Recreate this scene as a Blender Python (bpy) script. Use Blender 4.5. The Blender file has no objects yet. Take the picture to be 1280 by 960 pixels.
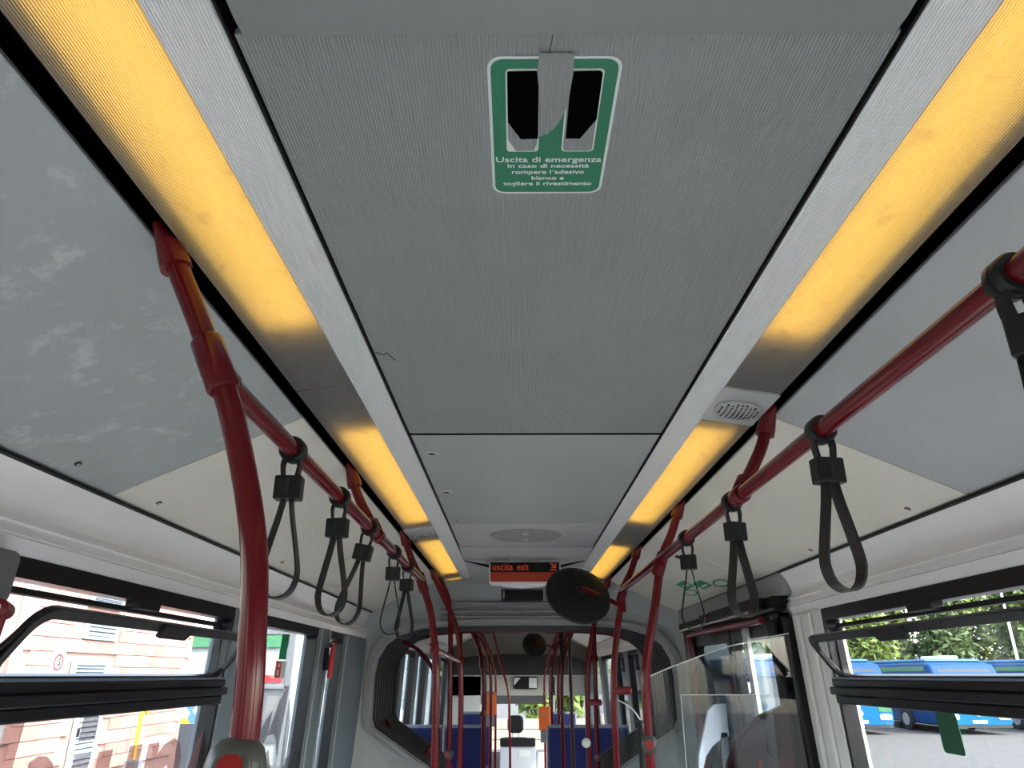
import bpy, bmesh, math, random
from mathutils import Vector, Matrix
R = math.radians
random.seed(7)
scene = bpy.context.scene
COL = scene.collection

# ------------------------------------------------------------------ camera
FPX = 900.0
PITCH = math.atan(364 / FPX)
cam_d = bpy.data.cameras.new('camera'); cam = bpy.data.objects.new('camera', cam_d); COL.objects.link(cam)
cam_d.sensor_width = 36; cam_d.lens = FPX / 1280 * 36; cam_d.clip_start = .02; cam_d.clip_end = 400
cam.location = (-.06, 0, 1.62)
cam.rotation_euler = (R(90) + PITCH, 0, math.atan(5 * math.cos(PITCH) / FPX))
scene.camera = cam
# ------------------------------------------------------------------ world, sun, exposure
SUN_EL, SUN_AZ = R(48), R(128)      # azimuth clockwise from +Y: right and behind the camera
w = bpy.data.worlds.new('world'); scene.world = w; w.use_nodes = True
wn = w.node_tree.nodes; bg = wn['Background']
sky = wn.new('ShaderNodeTexSky'); sky.sky_type = 'NISHITA'; sky.sun_disc = False
sky.sun_elevation = SUN_EL; sky.sun_rotation = SUN_AZ; sky.air_density = 1.0; sky.dust_density = 2.5; sky.ozone_density = 1
hsv = wn.new('ShaderNodeHueSaturation'); hsv.inputs['Saturation'].default_value = .55
w.node_tree.links.new(sky.outputs[0], hsv.inputs['Color']); w.node_tree.links.new(hsv.outputs[0], bg.inputs[0]); bg.inputs[1].default_value = .62
sd = bpy.data.lights.new('sun', 'SUN'); sun = bpy.data.objects.new('sun', sd); COL.objects.link(sun)
sd.energy = 2.6; sd.angle = R(.6); sd.color = (1, .95, .86)
sdir = Vector((math.sin(SUN_AZ) * math.cos(SUN_EL), math.cos(SUN_AZ) * math.cos(SUN_EL), math.sin(SUN_EL)))
sun.rotation_euler = sdir.to_track_quat('Z', 'Y').to_euler(); sun.location = sdir * 60
vs = scene.view_settings
vs.view_transform = 'Standard'; vs.look = 'None'; vs.gamma = 1; vs.use_curve_mapping = False; vs.exposure = 1.2

# ------------------------------------------------------------------ materials
MATS = {}
def mat(name, col, rough=.5, metal=0, noise=0, nscale=8, bump=0, bscale=60, spec=.5, rib=0, ribd=.0006, coat=0, emit=None, estr=0):
    if name in MATS: return MATS[name]
    m = bpy.data.materials.new(name); m.use_nodes = True; MATS[name] = m
    nt = m.node_tree; b = nt.nodes['Principled BSDF']; L = nt.links
    b.inputs['Base Color'].default_value = (*col, 1); b.inputs['Roughness'].default_value = rough
    b.inputs['Metallic'].default_value = metal; b.inputs['Specular IOR Level'].default_value = spec
    if coat: b.inputs['Coat Weight'].default_value = coat; b.inputs['Coat Roughness'].default_value = .08
    tc = nt.nodes.new('ShaderNodeTexCoord')
    if noise:
        n = nt.nodes.new('ShaderNodeTexNoise'); n.inputs['Scale'].default_value = nscale; n.inputs['Detail'].default_value = 6
        L.new(tc.outputs['Object'], n.inputs['Vector'])
        r = nt.nodes.new('ShaderNodeMapRange'); r.inputs['From Min'].default_value = .3; r.inputs['From Max'].default_value = .7
        r.inputs['To Min'].default_value = 1 - noise; r.inputs['To Max'].default_value = 1 + noise
        L.new(n.outputs['Fac'], r.inputs['Value'])
        mx = nt.nodes.new('ShaderNodeVectorMath'); mx.operation = 'SCALE'; mx.inputs[0].default_value = col
        L.new(r.outputs[0], mx.inputs['Scale']); L.new(mx.outputs[0], b.inputs['Base Color'])
    if bump:
        n2 = nt.nodes.new('ShaderNodeTexNoise'); n2.inputs['Scale'].default_value = bscale; n2.inputs['Detail'].default_value = 4
        L.new(tc.outputs['Object'], n2.inputs['Vector'])
        bp = nt.nodes.new('ShaderNodeBump'); bp.inputs['Strength'].default_value = bump; bp.inputs['Distance'].default_value = .004
        L.new(n2.outputs['Fac'], bp.inputs['Height']); L.new(bp.outputs[0], b.inputs['Normal'])
    if rib:                         # fine lengthwise ribs, pitch = rib metres
        sx = nt.nodes.new('ShaderNodeSeparateXYZ'); L.new(tc.outputs['Object'], sx.inputs[0])
        mu = nt.nodes.new('ShaderNodeMath'); mu.operation = 'MULTIPLY'; mu.inputs[1].default_value = 2 * math.pi / rib
        si = nt.nodes.new('ShaderNodeMath'); si.operation = 'SINE'
        L.new(sx.outputs['X'], mu.inputs[0]); L.new(mu.outputs[0], si.inputs[0])
        bp = nt.nodes.new('ShaderNodeBump'); bp.inputs['Strength'].default_value = 1; bp.inputs['Distance'].default_value = ribd
        L.new(si.outputs[0], bp.inputs['Height']); L.new(bp.outputs[0], b.inputs['Normal'])
    if emit:
        b.inputs['Emission Color'].default_value = (*emit, 1); b.inputs['Emission Strength'].default_value = estr
    return m

def glass(name, tint=(.96, .98, .97), refl=.03, rough=.02):
    if name in MATS: return MATS[name]
    m = bpy.data.materials.new(name); m.use_nodes = True; MATS[name] = m
    nt = m.node_tree; nt.nodes.clear(); L = nt.links
    out = nt.nodes.new('ShaderNodeOutputMaterial'); t = nt.nodes.new('ShaderNodeBsdfTransparent'); g = nt.nodes.new('ShaderNodeBsdfGlossy')
    t.inputs[0].default_value = (*tint, 1); g.inputs['Roughness'].default_value = rough
    fr = nt.nodes.new('ShaderNodeLayerWeight')          # Schlick reflectance, same from both faces
    pw_ = nt.nodes.new('ShaderNodeMath'); pw_.operation = 'POWER'; pw_.inputs[1].default_value = 5; L.new(fr.outputs['Facing'], pw_.inputs[0])
    mu = nt.nodes.new('ShaderNodeMath'); mu.operation = 'MULTIPLY_ADD'; mu.inputs[1].default_value = .9; mu.inputs[2].default_value = refl
    mx = nt.nodes.new('ShaderNodeMixShader'); L.new(pw_.outputs[0], mu.inputs[0]); L.new(mu.outputs[0], mx.inputs[0])
    L.new(t.outputs[0], mx.inputs[1]); L.new(g.outputs[0], mx.inputs[2]); L.new(mx.outputs[0], out.inputs[0])
    return m

def film(name, col, alpha):
    if name in MATS: return MATS[name]
    m = mat(name, col, .5); nt = m.node_tree; nt.nodes['Principled BSDF'].inputs['Alpha'].default_value = alpha
    return m

def diffuser_mat():
    m = bpy.data.materials.new('ribbed_diffuser'); m.use_nodes = True; nt = m.node_tree; nt.nodes.clear(); L = nt.links
    out = nt.nodes.new('ShaderNodeOutputMaterial')
    d = nt.nodes.new('ShaderNodeBsdfPrincipled'); d.inputs['Base Color'].default_value = (.26, .26, .255, 1); d.inputs['Roughness'].default_value = .35
    t = nt.nodes.new('ShaderNodeBsdfTranslucent'); t.inputs[0].default_value = (.8, .8, .78, 1)
    mx = nt.nodes.new('ShaderNodeMixShader'); mx.inputs[0].default_value = .5
    tc = nt.nodes.new('ShaderNodeTexCoord'); sx = nt.nodes.new('ShaderNodeSeparateXYZ'); L.new(tc.outputs['Object'], sx.inputs[0])
    mu = nt.nodes.new('ShaderNodeMath'); mu.operation = 'MULTIPLY'; mu.inputs[1].default_value = 2 * math.pi / .0035
    si = nt.nodes.new('ShaderNodeMath'); si.operation = 'SINE'; L.new(sx.outputs['X'], mu.inputs[0]); L.new(mu.outputs[0], si.inputs[0])
    bp = nt.nodes.new('ShaderNodeBump'); bp.inputs['Distance'].default_value = .0006; bp.inputs['Strength'].default_value = 1
    L.new(si.outputs[0], bp.inputs['Height']); L.new(bp.outputs[0], d.inputs['Normal']); L.new(bp.outputs[0], t.inputs['Normal'])
    # a few specks of dirt in the cover
    n = nt.nodes.new('ShaderNodeTexNoise'); n.inputs['Scale'].default_value = 22; n.inputs['Detail'].default_value = 3; L.new(tc.outputs['Object'], n.inputs['Vector'])
    r = nt.nodes.new('ShaderNodeMapRange'); r.inputs['From Min'].default_value = .25; r.inputs['From Max'].default_value = .42
    r.inputs['To Min'].default_value = .75; r.inputs['To Max'].default_value = 1; L.new(n.outputs['Fac'], r.inputs['Value'])
    vm = nt.nodes.new('ShaderNodeVectorMath'); vm.operation = 'SCALE'; vm.inputs[0].default_value = (.8, .8, .78); L.new(r.outputs[0], vm.inputs['Scale']); L.new(vm.outputs[0], t.inputs[0])
    L.new(d.outputs[0], mx.inputs[1]); L.new(t.outputs[0], mx.inputs[2]); L.new(mx.outputs[0], out.inputs[0])
    MATS['diffuser'] = m; return m

def worn_panel(name, col, worn):
    m = mat(name, col, .45, noise=.05, nscale=3, spec=.5)
    nt = m.node_tree; L = nt.links; b = nt.nodes['Principled BSDF']
    tc = nt.nodes.new('ShaderNodeTexCoord'); n = nt.nodes.new('ShaderNodeTexNoise'); n.inputs['Scale'].default_value = 9; n.inputs['Detail'].default_value = 8; n.inputs['Roughness'].default_value = .75
    L.new(tc.outputs['Object'], n.inputs['Vector'])
    r = nt.nodes.new('ShaderNodeMapRange'); r.inputs['From Min'].default_value = .55; r.inputs['From Max'].default_value = .68; L.new(n.outputs['Fac'], r.inputs['Value'])
    old = b.inputs['Base Color'].links[0].from_socket
    mx = nt.nodes.new('ShaderNodeMix'); mx.data_type = 'RGBA'; mx.inputs[7].default_value = (*worn, 1)
    L.new(r.outputs[0], mx.inputs[0]); L.new(old, mx.inputs[6]); L.new(mx.outputs[2], b.inputs['Base Color'])
    return m

RIBP = mat('ribbed_grey_panel', (.28, .29, .29), .55, noise=.04, nscale=4, rib=.0045, ribd=.0006)
RIBS = mat('ribbed_light_strip', (.84, .85, .85), .42, rib=.0042, ribd=.0008)
GREYP = mat('smooth_grey_panel', (.33, .34, .34), .5, noise=.04, nscale=3)
GREYL = mat('light_grey_panel', (.40, .405, .40), .5, noise=.03, nscale=3)
LIP = mat('hatch_lip_grey', (.22, .235, .225), .42)
COVN = worn_panel('cove_grey_worn', (.36, .38, .385), (.52, .54, .54))
COVN2 = mat('cove_grey', (.40, .41, .42), .42, noise=.05, nscale=2.5)
COVB = mat('cove_beige', (.68, .65, .58), .42, noise=.04, nscale=3)
COVT = mat('coving_white', (.86, .86, .85), .2, noise=.02, spec=.9)
BLACK = mat('black_rubber', (.006, .006, .007), .55, spec=.3)
BLACKG = mat('black_gloss_frame', (.006, .006, .008), .3, spec=.35)
DARKV = mat('void_black', (.002, .002, .002), 1, spec=0)
RED = mat('red_powder_coat', (.12, .002, .007), .15, noise=.05, nscale=12, spec=.35)
REDP = mat('red_plastic', (.14, .004, .009), .25)
REDB = mat('red_button', (.22, .004, .008), .35)
REDS = mat('red_bright', (.65, .03, .04), .4)
SGREY = mat('strap_dark_grey', (.010, .012, .012), .36, spec=.35)
SGREY2 = mat('strap_worn_grey', (.07, .085, .08), .45)
BTN = mat('button_grey', (.055, .058, .052), .38)
BTNL = mat('button_groove', (.02, .02, .02), .6)
PILL = mat('pillar_shaded_blue_grey', (.15, .19, .225), .5, noise=.04)  # left pillars: their shade is put into this blue grey
PILR = mat('pillar_sunlit_grey', (.68, .69, .67), .45, noise=.04)  # right pillars: the sunlight on them is put into this pale colour
PORT = mat('portal_grey', (.31, .335, .34), .5, noise=.04)
BELL = mat('bellows_dark', (.035, .036, .038), .7, bump=.2)
FLOORM = mat('floor_vinyl', (.58, .58, .57), .5, noise=.15, nscale=60)
SHELL = mat('body_shell', (.05, .05, .05), .6)
WHITE = mat('white_plastic', (.75, .76, .76), .4)
LILAC = mat('pale_lilac_reflection', (.62, .63, .72), .45)  # colour of the sheet that imitates a pale reflection
GREENST = mat('sticker_green', (.0, .16, .075), .4)
DGREEN = mat('sticker_dark_green', (.004, .07, .03), .45)
STWHITE = mat('sticker_white', (.66, .69, .67), .45)
ORANGE = mat('display_orange', (.42, .035, .008), .4)
LEDR = mat('led_red', (.3, .01, .0), .4, emit=(1, .09, .03), estr=.12)
SCREW = mat('screw_steel', (.5, .5, .5), .3, metal=.8)
GL = glass('window_glass'); GLS = glass('screen_glass', (.86, .89, .90), .04); GLD = glass('tinted_glass', (.30, .33, .36), .05)
TUBE = mat('warm_tube', (.9, .8, .5), .5, emit=(1.0, .56, .085), estr=2.1)
DIFF = diffuser_mat()
BLUES = mat('seat_blue', (.005, .010, .085), .9, noise=.25, nscale=60)
SEATG = mat('seat_shell_grey', (.17, .18, .20), .5)
MAROON = mat('maroon_reflection', (.10, .02, .03), .6, noise=.1)  # colour of the solid that imitates a maroon reflection

# ------------------------------------------------------------------ helpers
class MB:
    def __init__(s): s.v = []; s.f = []
    def add(s, vs_, fs):
        o = len(s.v); s.v += [tuple(p) for p in vs_]; s.f += [tuple(i + o for i in f) for f in fs]; return s
    def box(s, x0, x1, y0, y1, z0, z1):
        return s.hexa([(x0,y0,z0),(x1,y0,z0),(x1,y1,z0),(x0,y1,z0),(x0,y0,z1),(x1,y0,z1),(x1,y1,z1),(x0,y1,z1)])
    def hexa(s, p): return s.add(p, [(0,3,2,1),(4,5,6,7),(0,1,5,4),(1,2,6,5),(2,3,7,6),(3,0,4,7)])
    def prism(s, pts, fn, a, b):       # closed polygon, fn(p, t) -> xyz, from t=a to t=b
        n = len(pts)
        return s.add([fn(p, a) for p in pts] + [fn(p, b) for p in pts],
                     [tuple(range(n)), tuple(range(2*n-1, n-1, -1))] + [(i, i+n, (i+1) % n + n, (i+1) % n) for i in range(n)])
    def sheet(s, pts, y0, y1, th=0):   # open XZ polyline extruded along Y, with a thickness along its normals
        out = []
        for i, p in enumerate(pts):
            a = Vector(pts[max(i-1, 0)]); b = Vector(pts[min(i+1, len(pts)-1)]); d = (b - a).normalized()
            out.append((p[0] - d.y * th, p[1] + d.x * th))
        return s.prism(list(pts) + out[::-1], lambda p, t: (p[0], t, p[1]), y0, y1)
    def tube(s, pts, r, n=12, sm=True, flat=None, closed=False):
        P = [Vector(p) for p in pts]
        if sm and len(P) > 2: P = catmull(P, 6, closed)
        m = len(P); rings = []
        T = [((P[(i+1) % m] - P[i-1]) if closed else (P[min(i+1, m-1)] - P[max(i-1, 0)])).normalized() for i in range(m)]
        up = Vector((0, 1, 0)) if abs(T[0].y) < .9 else Vector((1, 0, 0))
        N = (up - T[0] * up.dot(T[0])).normalized()
        vs_ = []
        for i in range(m):
            if i:
                N = (N - T[i] * N.dot(T[i])).normalized()
            B = T[i].cross(N); rr = r[i] if isinstance(r, (list, tuple)) else r
            for k in range(n):
                a = 2 * math.pi * k / n
                vs_.append(P[i] + N * math.cos(a) * rr + B * math.sin(a) * rr * (flat or 1))
        fs = []
        for i in range(m if closed else m-1):
            for k in range(n):
                j = (i+1) % m
                fs.append((i*n+k, i*n+(k+1) % n, j*n+(k+1) % n, j*n+k))
        if not closed: fs += [tuple(range(n-1, -1, -1)), tuple(range((m-1)*n, m*n))]
        return s.add(vs_, fs)
    def lathe(s, prof, c, ax=(0, 0, 1), n=24, caps=True):   # prof: (radius, height) along ax from c
        ax = Vector(ax).normalized(); up = Vector((0, 0, 1)) if abs(ax.z) < .9 else Vector((0, 1, 0))
        u = up.cross(ax).normalized(); v = ax.cross(u); c = Vector(c)
        vs_ = [c + ax*h + (u*math.cos(2*math.pi*k/n) + v*math.sin(2*math.pi*k/n)) * r for r, h in prof for k in range(n)]
        m = len(prof)
        fs = [(i*n+k, i*n+(k+1) % n, (i+1)*n+(k+1) % n, (i+1)*n+k) for i in range(m-1) for k in range(n)]
        if caps: fs += [tuple(range(n-1, -1, -1)), tuple(range((m-1)*n, m*n))]
        return s.add(vs_, fs)
    def loft(s, rings):
        n = len(rings[0]); m = len(rings)
        fs = [(i*n+k, i*n+(k+1) % n, (i+1)*n+(k+1) % n, (i+1)*n+k) for i in range(m-1) for k in range(n)]
        fs += [tuple(range(n-1, -1, -1)), tuple(range((m-1)*n, m*n))]
        return s.add([p for r in rings for p in r], fs)
    def mesh(s, name, m, off=(0, 0, 0), smooth=False):
        me = bpy.data.meshes.new(name)
        me.from_pydata([(p[0]-off[0], p[1]-off[1], p[2]-off[2]) for p in s.v], [], s.f)
        bm = bmesh.new(); bm.from_mesh(me); bmesh.ops.recalc_face_normals(bm, faces=bm.faces)
        if smooth:
            for f in bm.faces: f.smooth = True
            for e in bm.edges:
                if len(e.link_faces) == 2 and e.calc_face_angle(0) > R(38): e.smooth = False
        bm.to_mesh(me); bm.free()
        me.materials.append(m); return me
    def build(s, name, m, parent=None, smooth=False, bevel=0, loc=None, segs=2):
        off = (0, 0, 0)
        if parent is not None: off = parent['_o'] if '_o' in parent else (0, 0, 0)
        if loc is not None: off = loc
        o = bpy.data.objects.new(name, s.mesh(name, m, off, smooth)); COL.objects.link(o)
        if parent is not None: o.parent = parent
        if loc is not None: o.location = loc
        o['_o'] = tuple(off)
        if bevel:
            b = o.modifiers.new('bevel', 'BEVEL'); b.width = bevel; b.segments = segs; b.limit_method = 'ANGLE'; b.angle_limit = R(40)
        return o

def catmull(P, k=6, closed=False):
    out = []; m = len(P)
    for i in range(m if closed else m-1):
        if closed: p0, p1, p2, p3 = P[i-1], P[i], P[(i+1) % m], P[(i+2) % m]
        else: p0, p1, p2, p3 = P[max(i-1, 0)], P[i], P[i+1], P[min(i+2, m-1)]
        for j in range(k):
            t = j / k
            out.append(.5 * ((2*p1) + (p2-p0)*t + (2*p0-5*p1+4*p2-p3)*t*t + (3*p1-p0-3*p2+p3)*t**3))
    if not closed: out.append(P[-1])
    return out

def thing(name, label, cat, loc=(0, 0, 0), group=None, rz=0):
    o = bpy.data.objects.new(name, None); COL.objects.link(o); o.location = loc; o.rotation_euler = (0, 0, rz); o.empty_display_size = .1
    o['_o'] = tuple(loc); o['label'] = label; o['category'] = cat
    if group: o['group'] = group
    return o
def tag(o, label, cat, group=None, kind=None):
    o['label'] = label; o['category'] = cat
    if group: o['group'] = group
    if kind: o['kind'] = kind
    return o
def struct(name, label, cat, loc=(0, 0, 0)):
    o = thing(name, label, cat, loc); o['kind'] = 'structure'; return o
def copy_tree(o, parent=None):
    c = o.copy(); COL.objects.link(c); c.parent = parent
    for ch in list(o.children): copy_tree(ch, c)
    return c
def rrect(x0, x1, y0, y1, r, n=5):
    pts = []
    for cx, cy, a0 in ((x1-r, y1-r, 0), (x0+r, y1-r, 90), (x0+r, y0+r, 180), (x1-r, y0+r, 270)):
        for k in range(n+1):
            a = R(a0 + 90*k/n); pts.append((cx + r*math.cos(a), cy + r*math.sin(a)))
    return pts
def ring(mb, fn, outer, inner, d0, d1):   # frame between two outlines of equal count; fn((a,b), d) -> xyz
    n = len(outer); vs_ = [fn(p, d) for d in (d0, d1) for ps in (outer, inner) for p in ps]
    fs = []
    for k in range(n):
        j = (k+1) % n
        fs += [(k, j, n+j, n+k), (2*n+k, 3*n+k, 3*n+j, 2*n+j), (k, 2*n+k, 2*n+j, j), (n+k, n+j, 3*n+j, 3*n+k)]
    mb.add(vs_, fs); return mb
def text_mesh(name, body, size, M4, m, parent, align='CENTER', extrude=.0003, offset=0, xscale=1):
    cu = bpy.data.curves.new(name, 'FONT'); cu.body = body; cu.size = size; cu.align_x = align; cu.align_y = 'CENTER'; cu.extrude = extrude; cu.offset = offset; cu.resolution_u = 3
    t = bpy.data.objects.new(name, cu); COL.objects.link(t)
    bpy.context.view_layer.update()
    me = bpy.data.meshes.new_from_object(t.evaluated_get(bpy.context.evaluated_depsgraph_get()))
    bpy.data.objects.remove(t)
    me.transform(M4 @ Matrix.Diagonal((xscale, 1, 1, 1))); me.materials.clear(); me.materials.append(m)
    if parent is not None:
        me.transform(Matrix.Translation(-Vector(parent['_o'])))
    o = bpy.data.objects.new(name, me); COL.objects.link(o); o.parent = parent; o['_o'] = tuple(parent['_o']) if parent is not None else (0,0,0)
    return o
def frame4(o, x, y, z): # matrix from origin and axes
    return Matrix(((x[0], y[0], z[0], o[0]), (x[1], y[1], z[1], o[1]), (x[2], y[2], z[2], o[2]), (0, 0, 0, 1)))

def wx(z): return 1.165 + .05 * (1.87 - z)      # side walls lean in slightly
def wall_fn(s):                                 # (y, z), depth inwards -> xyz
    return lambda p, d: (s * (wx(p[1]) - d), p[0], p[1])
def wbox(mb, s, y0, y1, z0, z1, d0, d1):
    f = wall_fn(s)
    return mb.prism([(y0, z0), (y1, z0), (y1, z1), (y0, z1)], f, d0, d1)

Y_BACK, Y_PORT, Y_PORT2, Y_FRONT = -2.6, 5.65, 6.65, 13.6

# ================================================================== STRUCTURE
# ---- floor
fl = struct('floor', 'grey speckled vinyl floor of the bus aisle', 'floor')
MB().box(-1.22, 1.22, Y_BACK, Y_FRONT, -.06, 0).build('floor_covering', FLOORM, fl)
# ---- outer shell (roof, ends)
sh = struct('trim_1', 'outer roof skin and end walls of the articulated bus', 'bus body')
prof = [(-1.26, 1.86), (-1.26, 2.2), (-1.1, 2.42), (-.7, 2.5), (0, 2.52), (.7, 2.5), (1.1, 2.42), (1.26, 2.2), (1.26, 1.86)]
m = MB(); m.sheet(prof, Y_BACK, Y_PORT + .02, .02); m.build('roof_skin', SHELL, sh)
m = MB(); m.sheet(prof, Y_PORT2 - .02, Y_FRONT, .02); m.build('roof_skin', SHELL, sh)
m = MB(); m.box(-1.25, 1.25, Y_BACK - .04, Y_BACK, -.1, .8); m.box(-1.25, 1.25, Y_BACK - .04, Y_BACK, 1.75, 2.5)
m.box(-1.25, -.95, Y_BACK - .04, Y_BACK, .8, 1.75); m.box(.95, 1.25, Y_BACK - .04, Y_BACK, .8, 1.75); m.build('rear_end_wall', GREYL, sh)

# ---- ceiling
ce = struct('ceiling', 'grey bus ceiling of ribbed hatch lining, flat panels and sloping side panels', 'ceiling')
ZC = 2.30
def ceiling_run(y0, y1, front=False):
    for s in (-1, 1):
        MB().box(*sorted((s*.388, s*.466)), y0, y1, ZC - .008, ZC + .012).build('ribbed_strip', RIBS, ce, bevel=.002)
        MB().box(*sorted((s*.3845, s*.388)), y0, y1, ZC - .004, ZC + .02).build('strip_edge', BLACK, ce)
        MB().box(*sorted((s*.606, s*.66)), y0, y1, 2.32, 2.33).build('slot_channel', DARKV, ce)
        MB().box(*sorted((s*.604, s*.610)), y0, y1, 2.272, 2.33).build('slot_channel_side', DARKV, ce)
        MB().box(*sorted((s*.658, s*.664)), y0, y1, 2.278, 2.33).build('slot_channel_side', DARKV, ce)
ceiling_run(Y_BACK, Y_PORT)
# hatch lining, lip at the near end, flat panels further on
MB().box(-.382, .382, .612, 2.082, ZC, ZC + .012).build('hatch_lining', RIBP, ce, bevel=.003)
m = MB(); m.prism([(.40, 2.30), (.41, 2.288), (.43, 2.281), (.575, 2.281), (.602, 2.286), (.608, 2.296), (.608, 2.315), (.40, 2.315)], lambda p, t: (t, p[0], p[1]), -.365, .365)
m.build('hatch_lip', LIP, ce, smooth=True)
MB().box(-.383, .383, -.8, .4, ZC, ZC + .012).build('ceiling_panel', GREYP, ce, bevel=.003)
MB().box(-.383, .383, Y_BACK, -.806, ZC, ZC + .012).build('ceiling_panel', GREYP, ce, bevel=.003)
MB().box(-.382, .382, 2.096, 3.485, ZC, ZC + .012).build('ceiling_panel', GREYP, ce, bevel=.004)
MB().box(-.382, .382, 3.492, 4.140, ZC, ZC + .012).build('ceiling_panel', GREYL, ce, bevel=.004)
m = MB(); m.prism([(4.148, ZC - .004), (4.5, ZC - .012), (Y_PORT, ZC - .05), (Y_PORT, ZC), (4.148, ZC + .012)], lambda p, t: (t, p[0], p[1]), -.382, .382)
m.build('ceiling_panel', GREYL, ce)
MB().box(-.40, .40, Y_BACK, Y_PORT, ZC + .03, ZC + .04).build('ceiling_backing', DARKV, ce)
MB().box(-.383, .383, 2.0825, 2.0955, ZC - .0004, ZC + .008).build('panel_joint', DARKV, ce)
# thin tear running from the seam into the hatch lining
MB().tube([(-.378, 1.485, ZC - .0005), (-.362, 1.50, ZC - .0008), (-.352, 1.492, ZC - .0008), (-.34, 1.53, ZC - .0006)], .0011, 6).build('tear_line', BTNL, ce)
MB().tube([(-.016, .612, ZC - .0003), (-.018, .63, ZC - .0004), (-.022, .66, ZC - .0003)], .0006, 5).build('tear_line', BTNL, ce)
# recessed screw holes along the left edge of the second panel
for y in (2.294, 2.833, 3.413):
    h = MB().lathe([(.012, -.001), (.0135, -.0035), (.021, -.003), (.028, 0)], (-.337, y, ZC + .0002), (0, 0, 1), 24, caps=False).build('screw_collar', GREYL, ce, smooth=True)
    MB().lathe([(.0125, 0), (.0125, .0005)], (-.337, y, ZC - .0012), (0, 0, 1), 20).build('screw_hole', DARKV, h)
# round flush vent
v = MB().lathe([(.188, 0), (.183, -.006), (.15, -.008), (0.01, -.010)], (-.008, 3.80, ZC), (0, 0, 1), 48).build('round_vent', mat('vent_grey', (.24, .245, .25), .5), ce, smooth=True)
m = MB()
for dx in (-.11, .11):
    for k in range(14): m.box(-.008+dx-.07+k*.01, -.008+dx-.0635+k*.01, 3.788, 3.80, ZC - .0105, ZC - .008)
m.build('vent_teeth', GREYL, v)
m = MB(); m.box(-.022, .006, 3.665, 3.75, ZC - .0105, ZC - .006); m.box(-.022, .006, 3.85, 3.935, ZC - .0105, ZC - .006); m.build('vent_tab', GREYL, v)

# sloping side panels
CA, CB = (.643, 2.274), (1.128, 2.056)
def cove(s, y0, y1, m, screws=()):
    mb = MB(); nx, nz = .41, .91
    mb.prism([CA, CB, (CB[0] + nx*.015, CB[1] + nz*.015), (CA[0] + nx*.015, CA[1] + nz*.015)], lambda p, t: (s*p[0], t, p[1]), y0, y1)
    o = mb.build('cove_panel', m, ce, bevel=.003)
    for (y, u) in screws:
        x = CA[0] + (CB[0]-CA[0])*u; z = CA[1] + (CB[1]-CA[1])*u
        k = MB().lathe([(.008, 0), (.008, .003), (.005, .003)], (s*(x-.41*.0), y, z), (-s*nx, 0, -nz), 14).build('panel_fastener', BTNL, o)
        MB().lathe([(.005, .0025), (.004, .0042)], (s*x, y, z), (-s*nx, 0, -nz), 12).build('fastener_pin', SCREW, k)
    return o
cove(-1, Y_BACK, .02, COVN); cove(-1, .026, 1.858, COVN, [(1.62, .90)])
cove(-1, 1.866, 3.88, COVB, [(2.03, .90), (3.2, .90)]); cove(-1, 3.886, Y_PORT, COVB)
cove(1, Y_BACK, .02, COVN2); cove(1, .026, 1.858, COVN2)
cove(1, 1.866, 3.70, COVB, [(2.1, .92), (2.85, .92)]); pR = cove(1, 3.706, Y_PORT, COVB, [(3.95, .9)])
# small black lock plate and green exit markings on the right panel
def on_cove(u, y, d=.001):
    x = CA[0] + (CB[0]-CA[0])*u; z = CA[1] + (CB[1]-CA[1])*u
    return Vector((x - .41*d, y, z - .91*d))
lk = MB(); lk.prism([(.30, 3.86), (.44, 3.86), (.44, 3.92), (.30, 3.92)], lambda p, t: on_cove(p[0], p[1], t), -.002, .003); lk.build('lock_plate', BLACK, pR)
# black seams between slope and coving
# ---- side coving + walls + pillars
CP = [(1.128, 2.046), (1.150, 2.018), (1.166, 1.985), (1.172, 1.964), (1.168, 1.952), (1.156, 1.934), (1.162, 1.930), (1.150, 1.908), (1.156, 1.904), (1.149, 1.900), (1.162, 1.866)]
wl = struct('wall_left', 'left bus side wall with pale coving and pillars coloured in shaded blue grey', 'wall')
wr = struct('wall_right', 'right bus side wall with pale coving and pillars coloured in sunlit grey', 'wall')
def coving(s, y0, y1, par):
    mb = MB(); out = [(x + .05, z) for x, z in CP]
    mb.prism(CP + [(1.25, 1.866), (1.25, 2.046)], lambda p, t: (s*p[0], t, p[1]), y0, y1)
    mb.build('coving', COVT, par, smooth=True)
    MB().box(*sorted((s*1.118, s*1.19)), y0, y1, 2.047, 2.054).build('coving_seam', BLACK, par)
coving(-1, Y_BACK, Y_PORT, wl); coving(1, Y_BACK, 3.33, wr)
# end cap of the right coving
MB().prism([(x - .004, z) for x, z in CP] + [(1.25, 1.866), (1.25, 2.046)], lambda p, t: (p[0], t, p[1]), 3.331, 3.350).build('coving_end_cap', mat('trim_grey', (.30, .31, .30), .5), wr)
for s, par in ((-1, wl), (1, wr)):
    wbox(MB(), s, Y_BACK, Y_PORT, -.3, .74, -.08, .0).build('side_panel', GREYL, par)
def pillar(s, y0, y1, par, m, d=.012, name='pillar', z0=.74, z1=1.868):
    return wbox(MB(), s, y0, y1, z0, z1, -.075, d).build(name, m, par, bevel=.008)
WINL = [(-2.35, -1.35), (-1.1, .0), (.2, 1.46), (1.58, 2.95), (3.31, 4.24), (4.50, 4.88)]
prev = Y_BACK
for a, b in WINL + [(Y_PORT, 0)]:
    pillar(-1, prev, a, wl, PILL); prev = b
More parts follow.
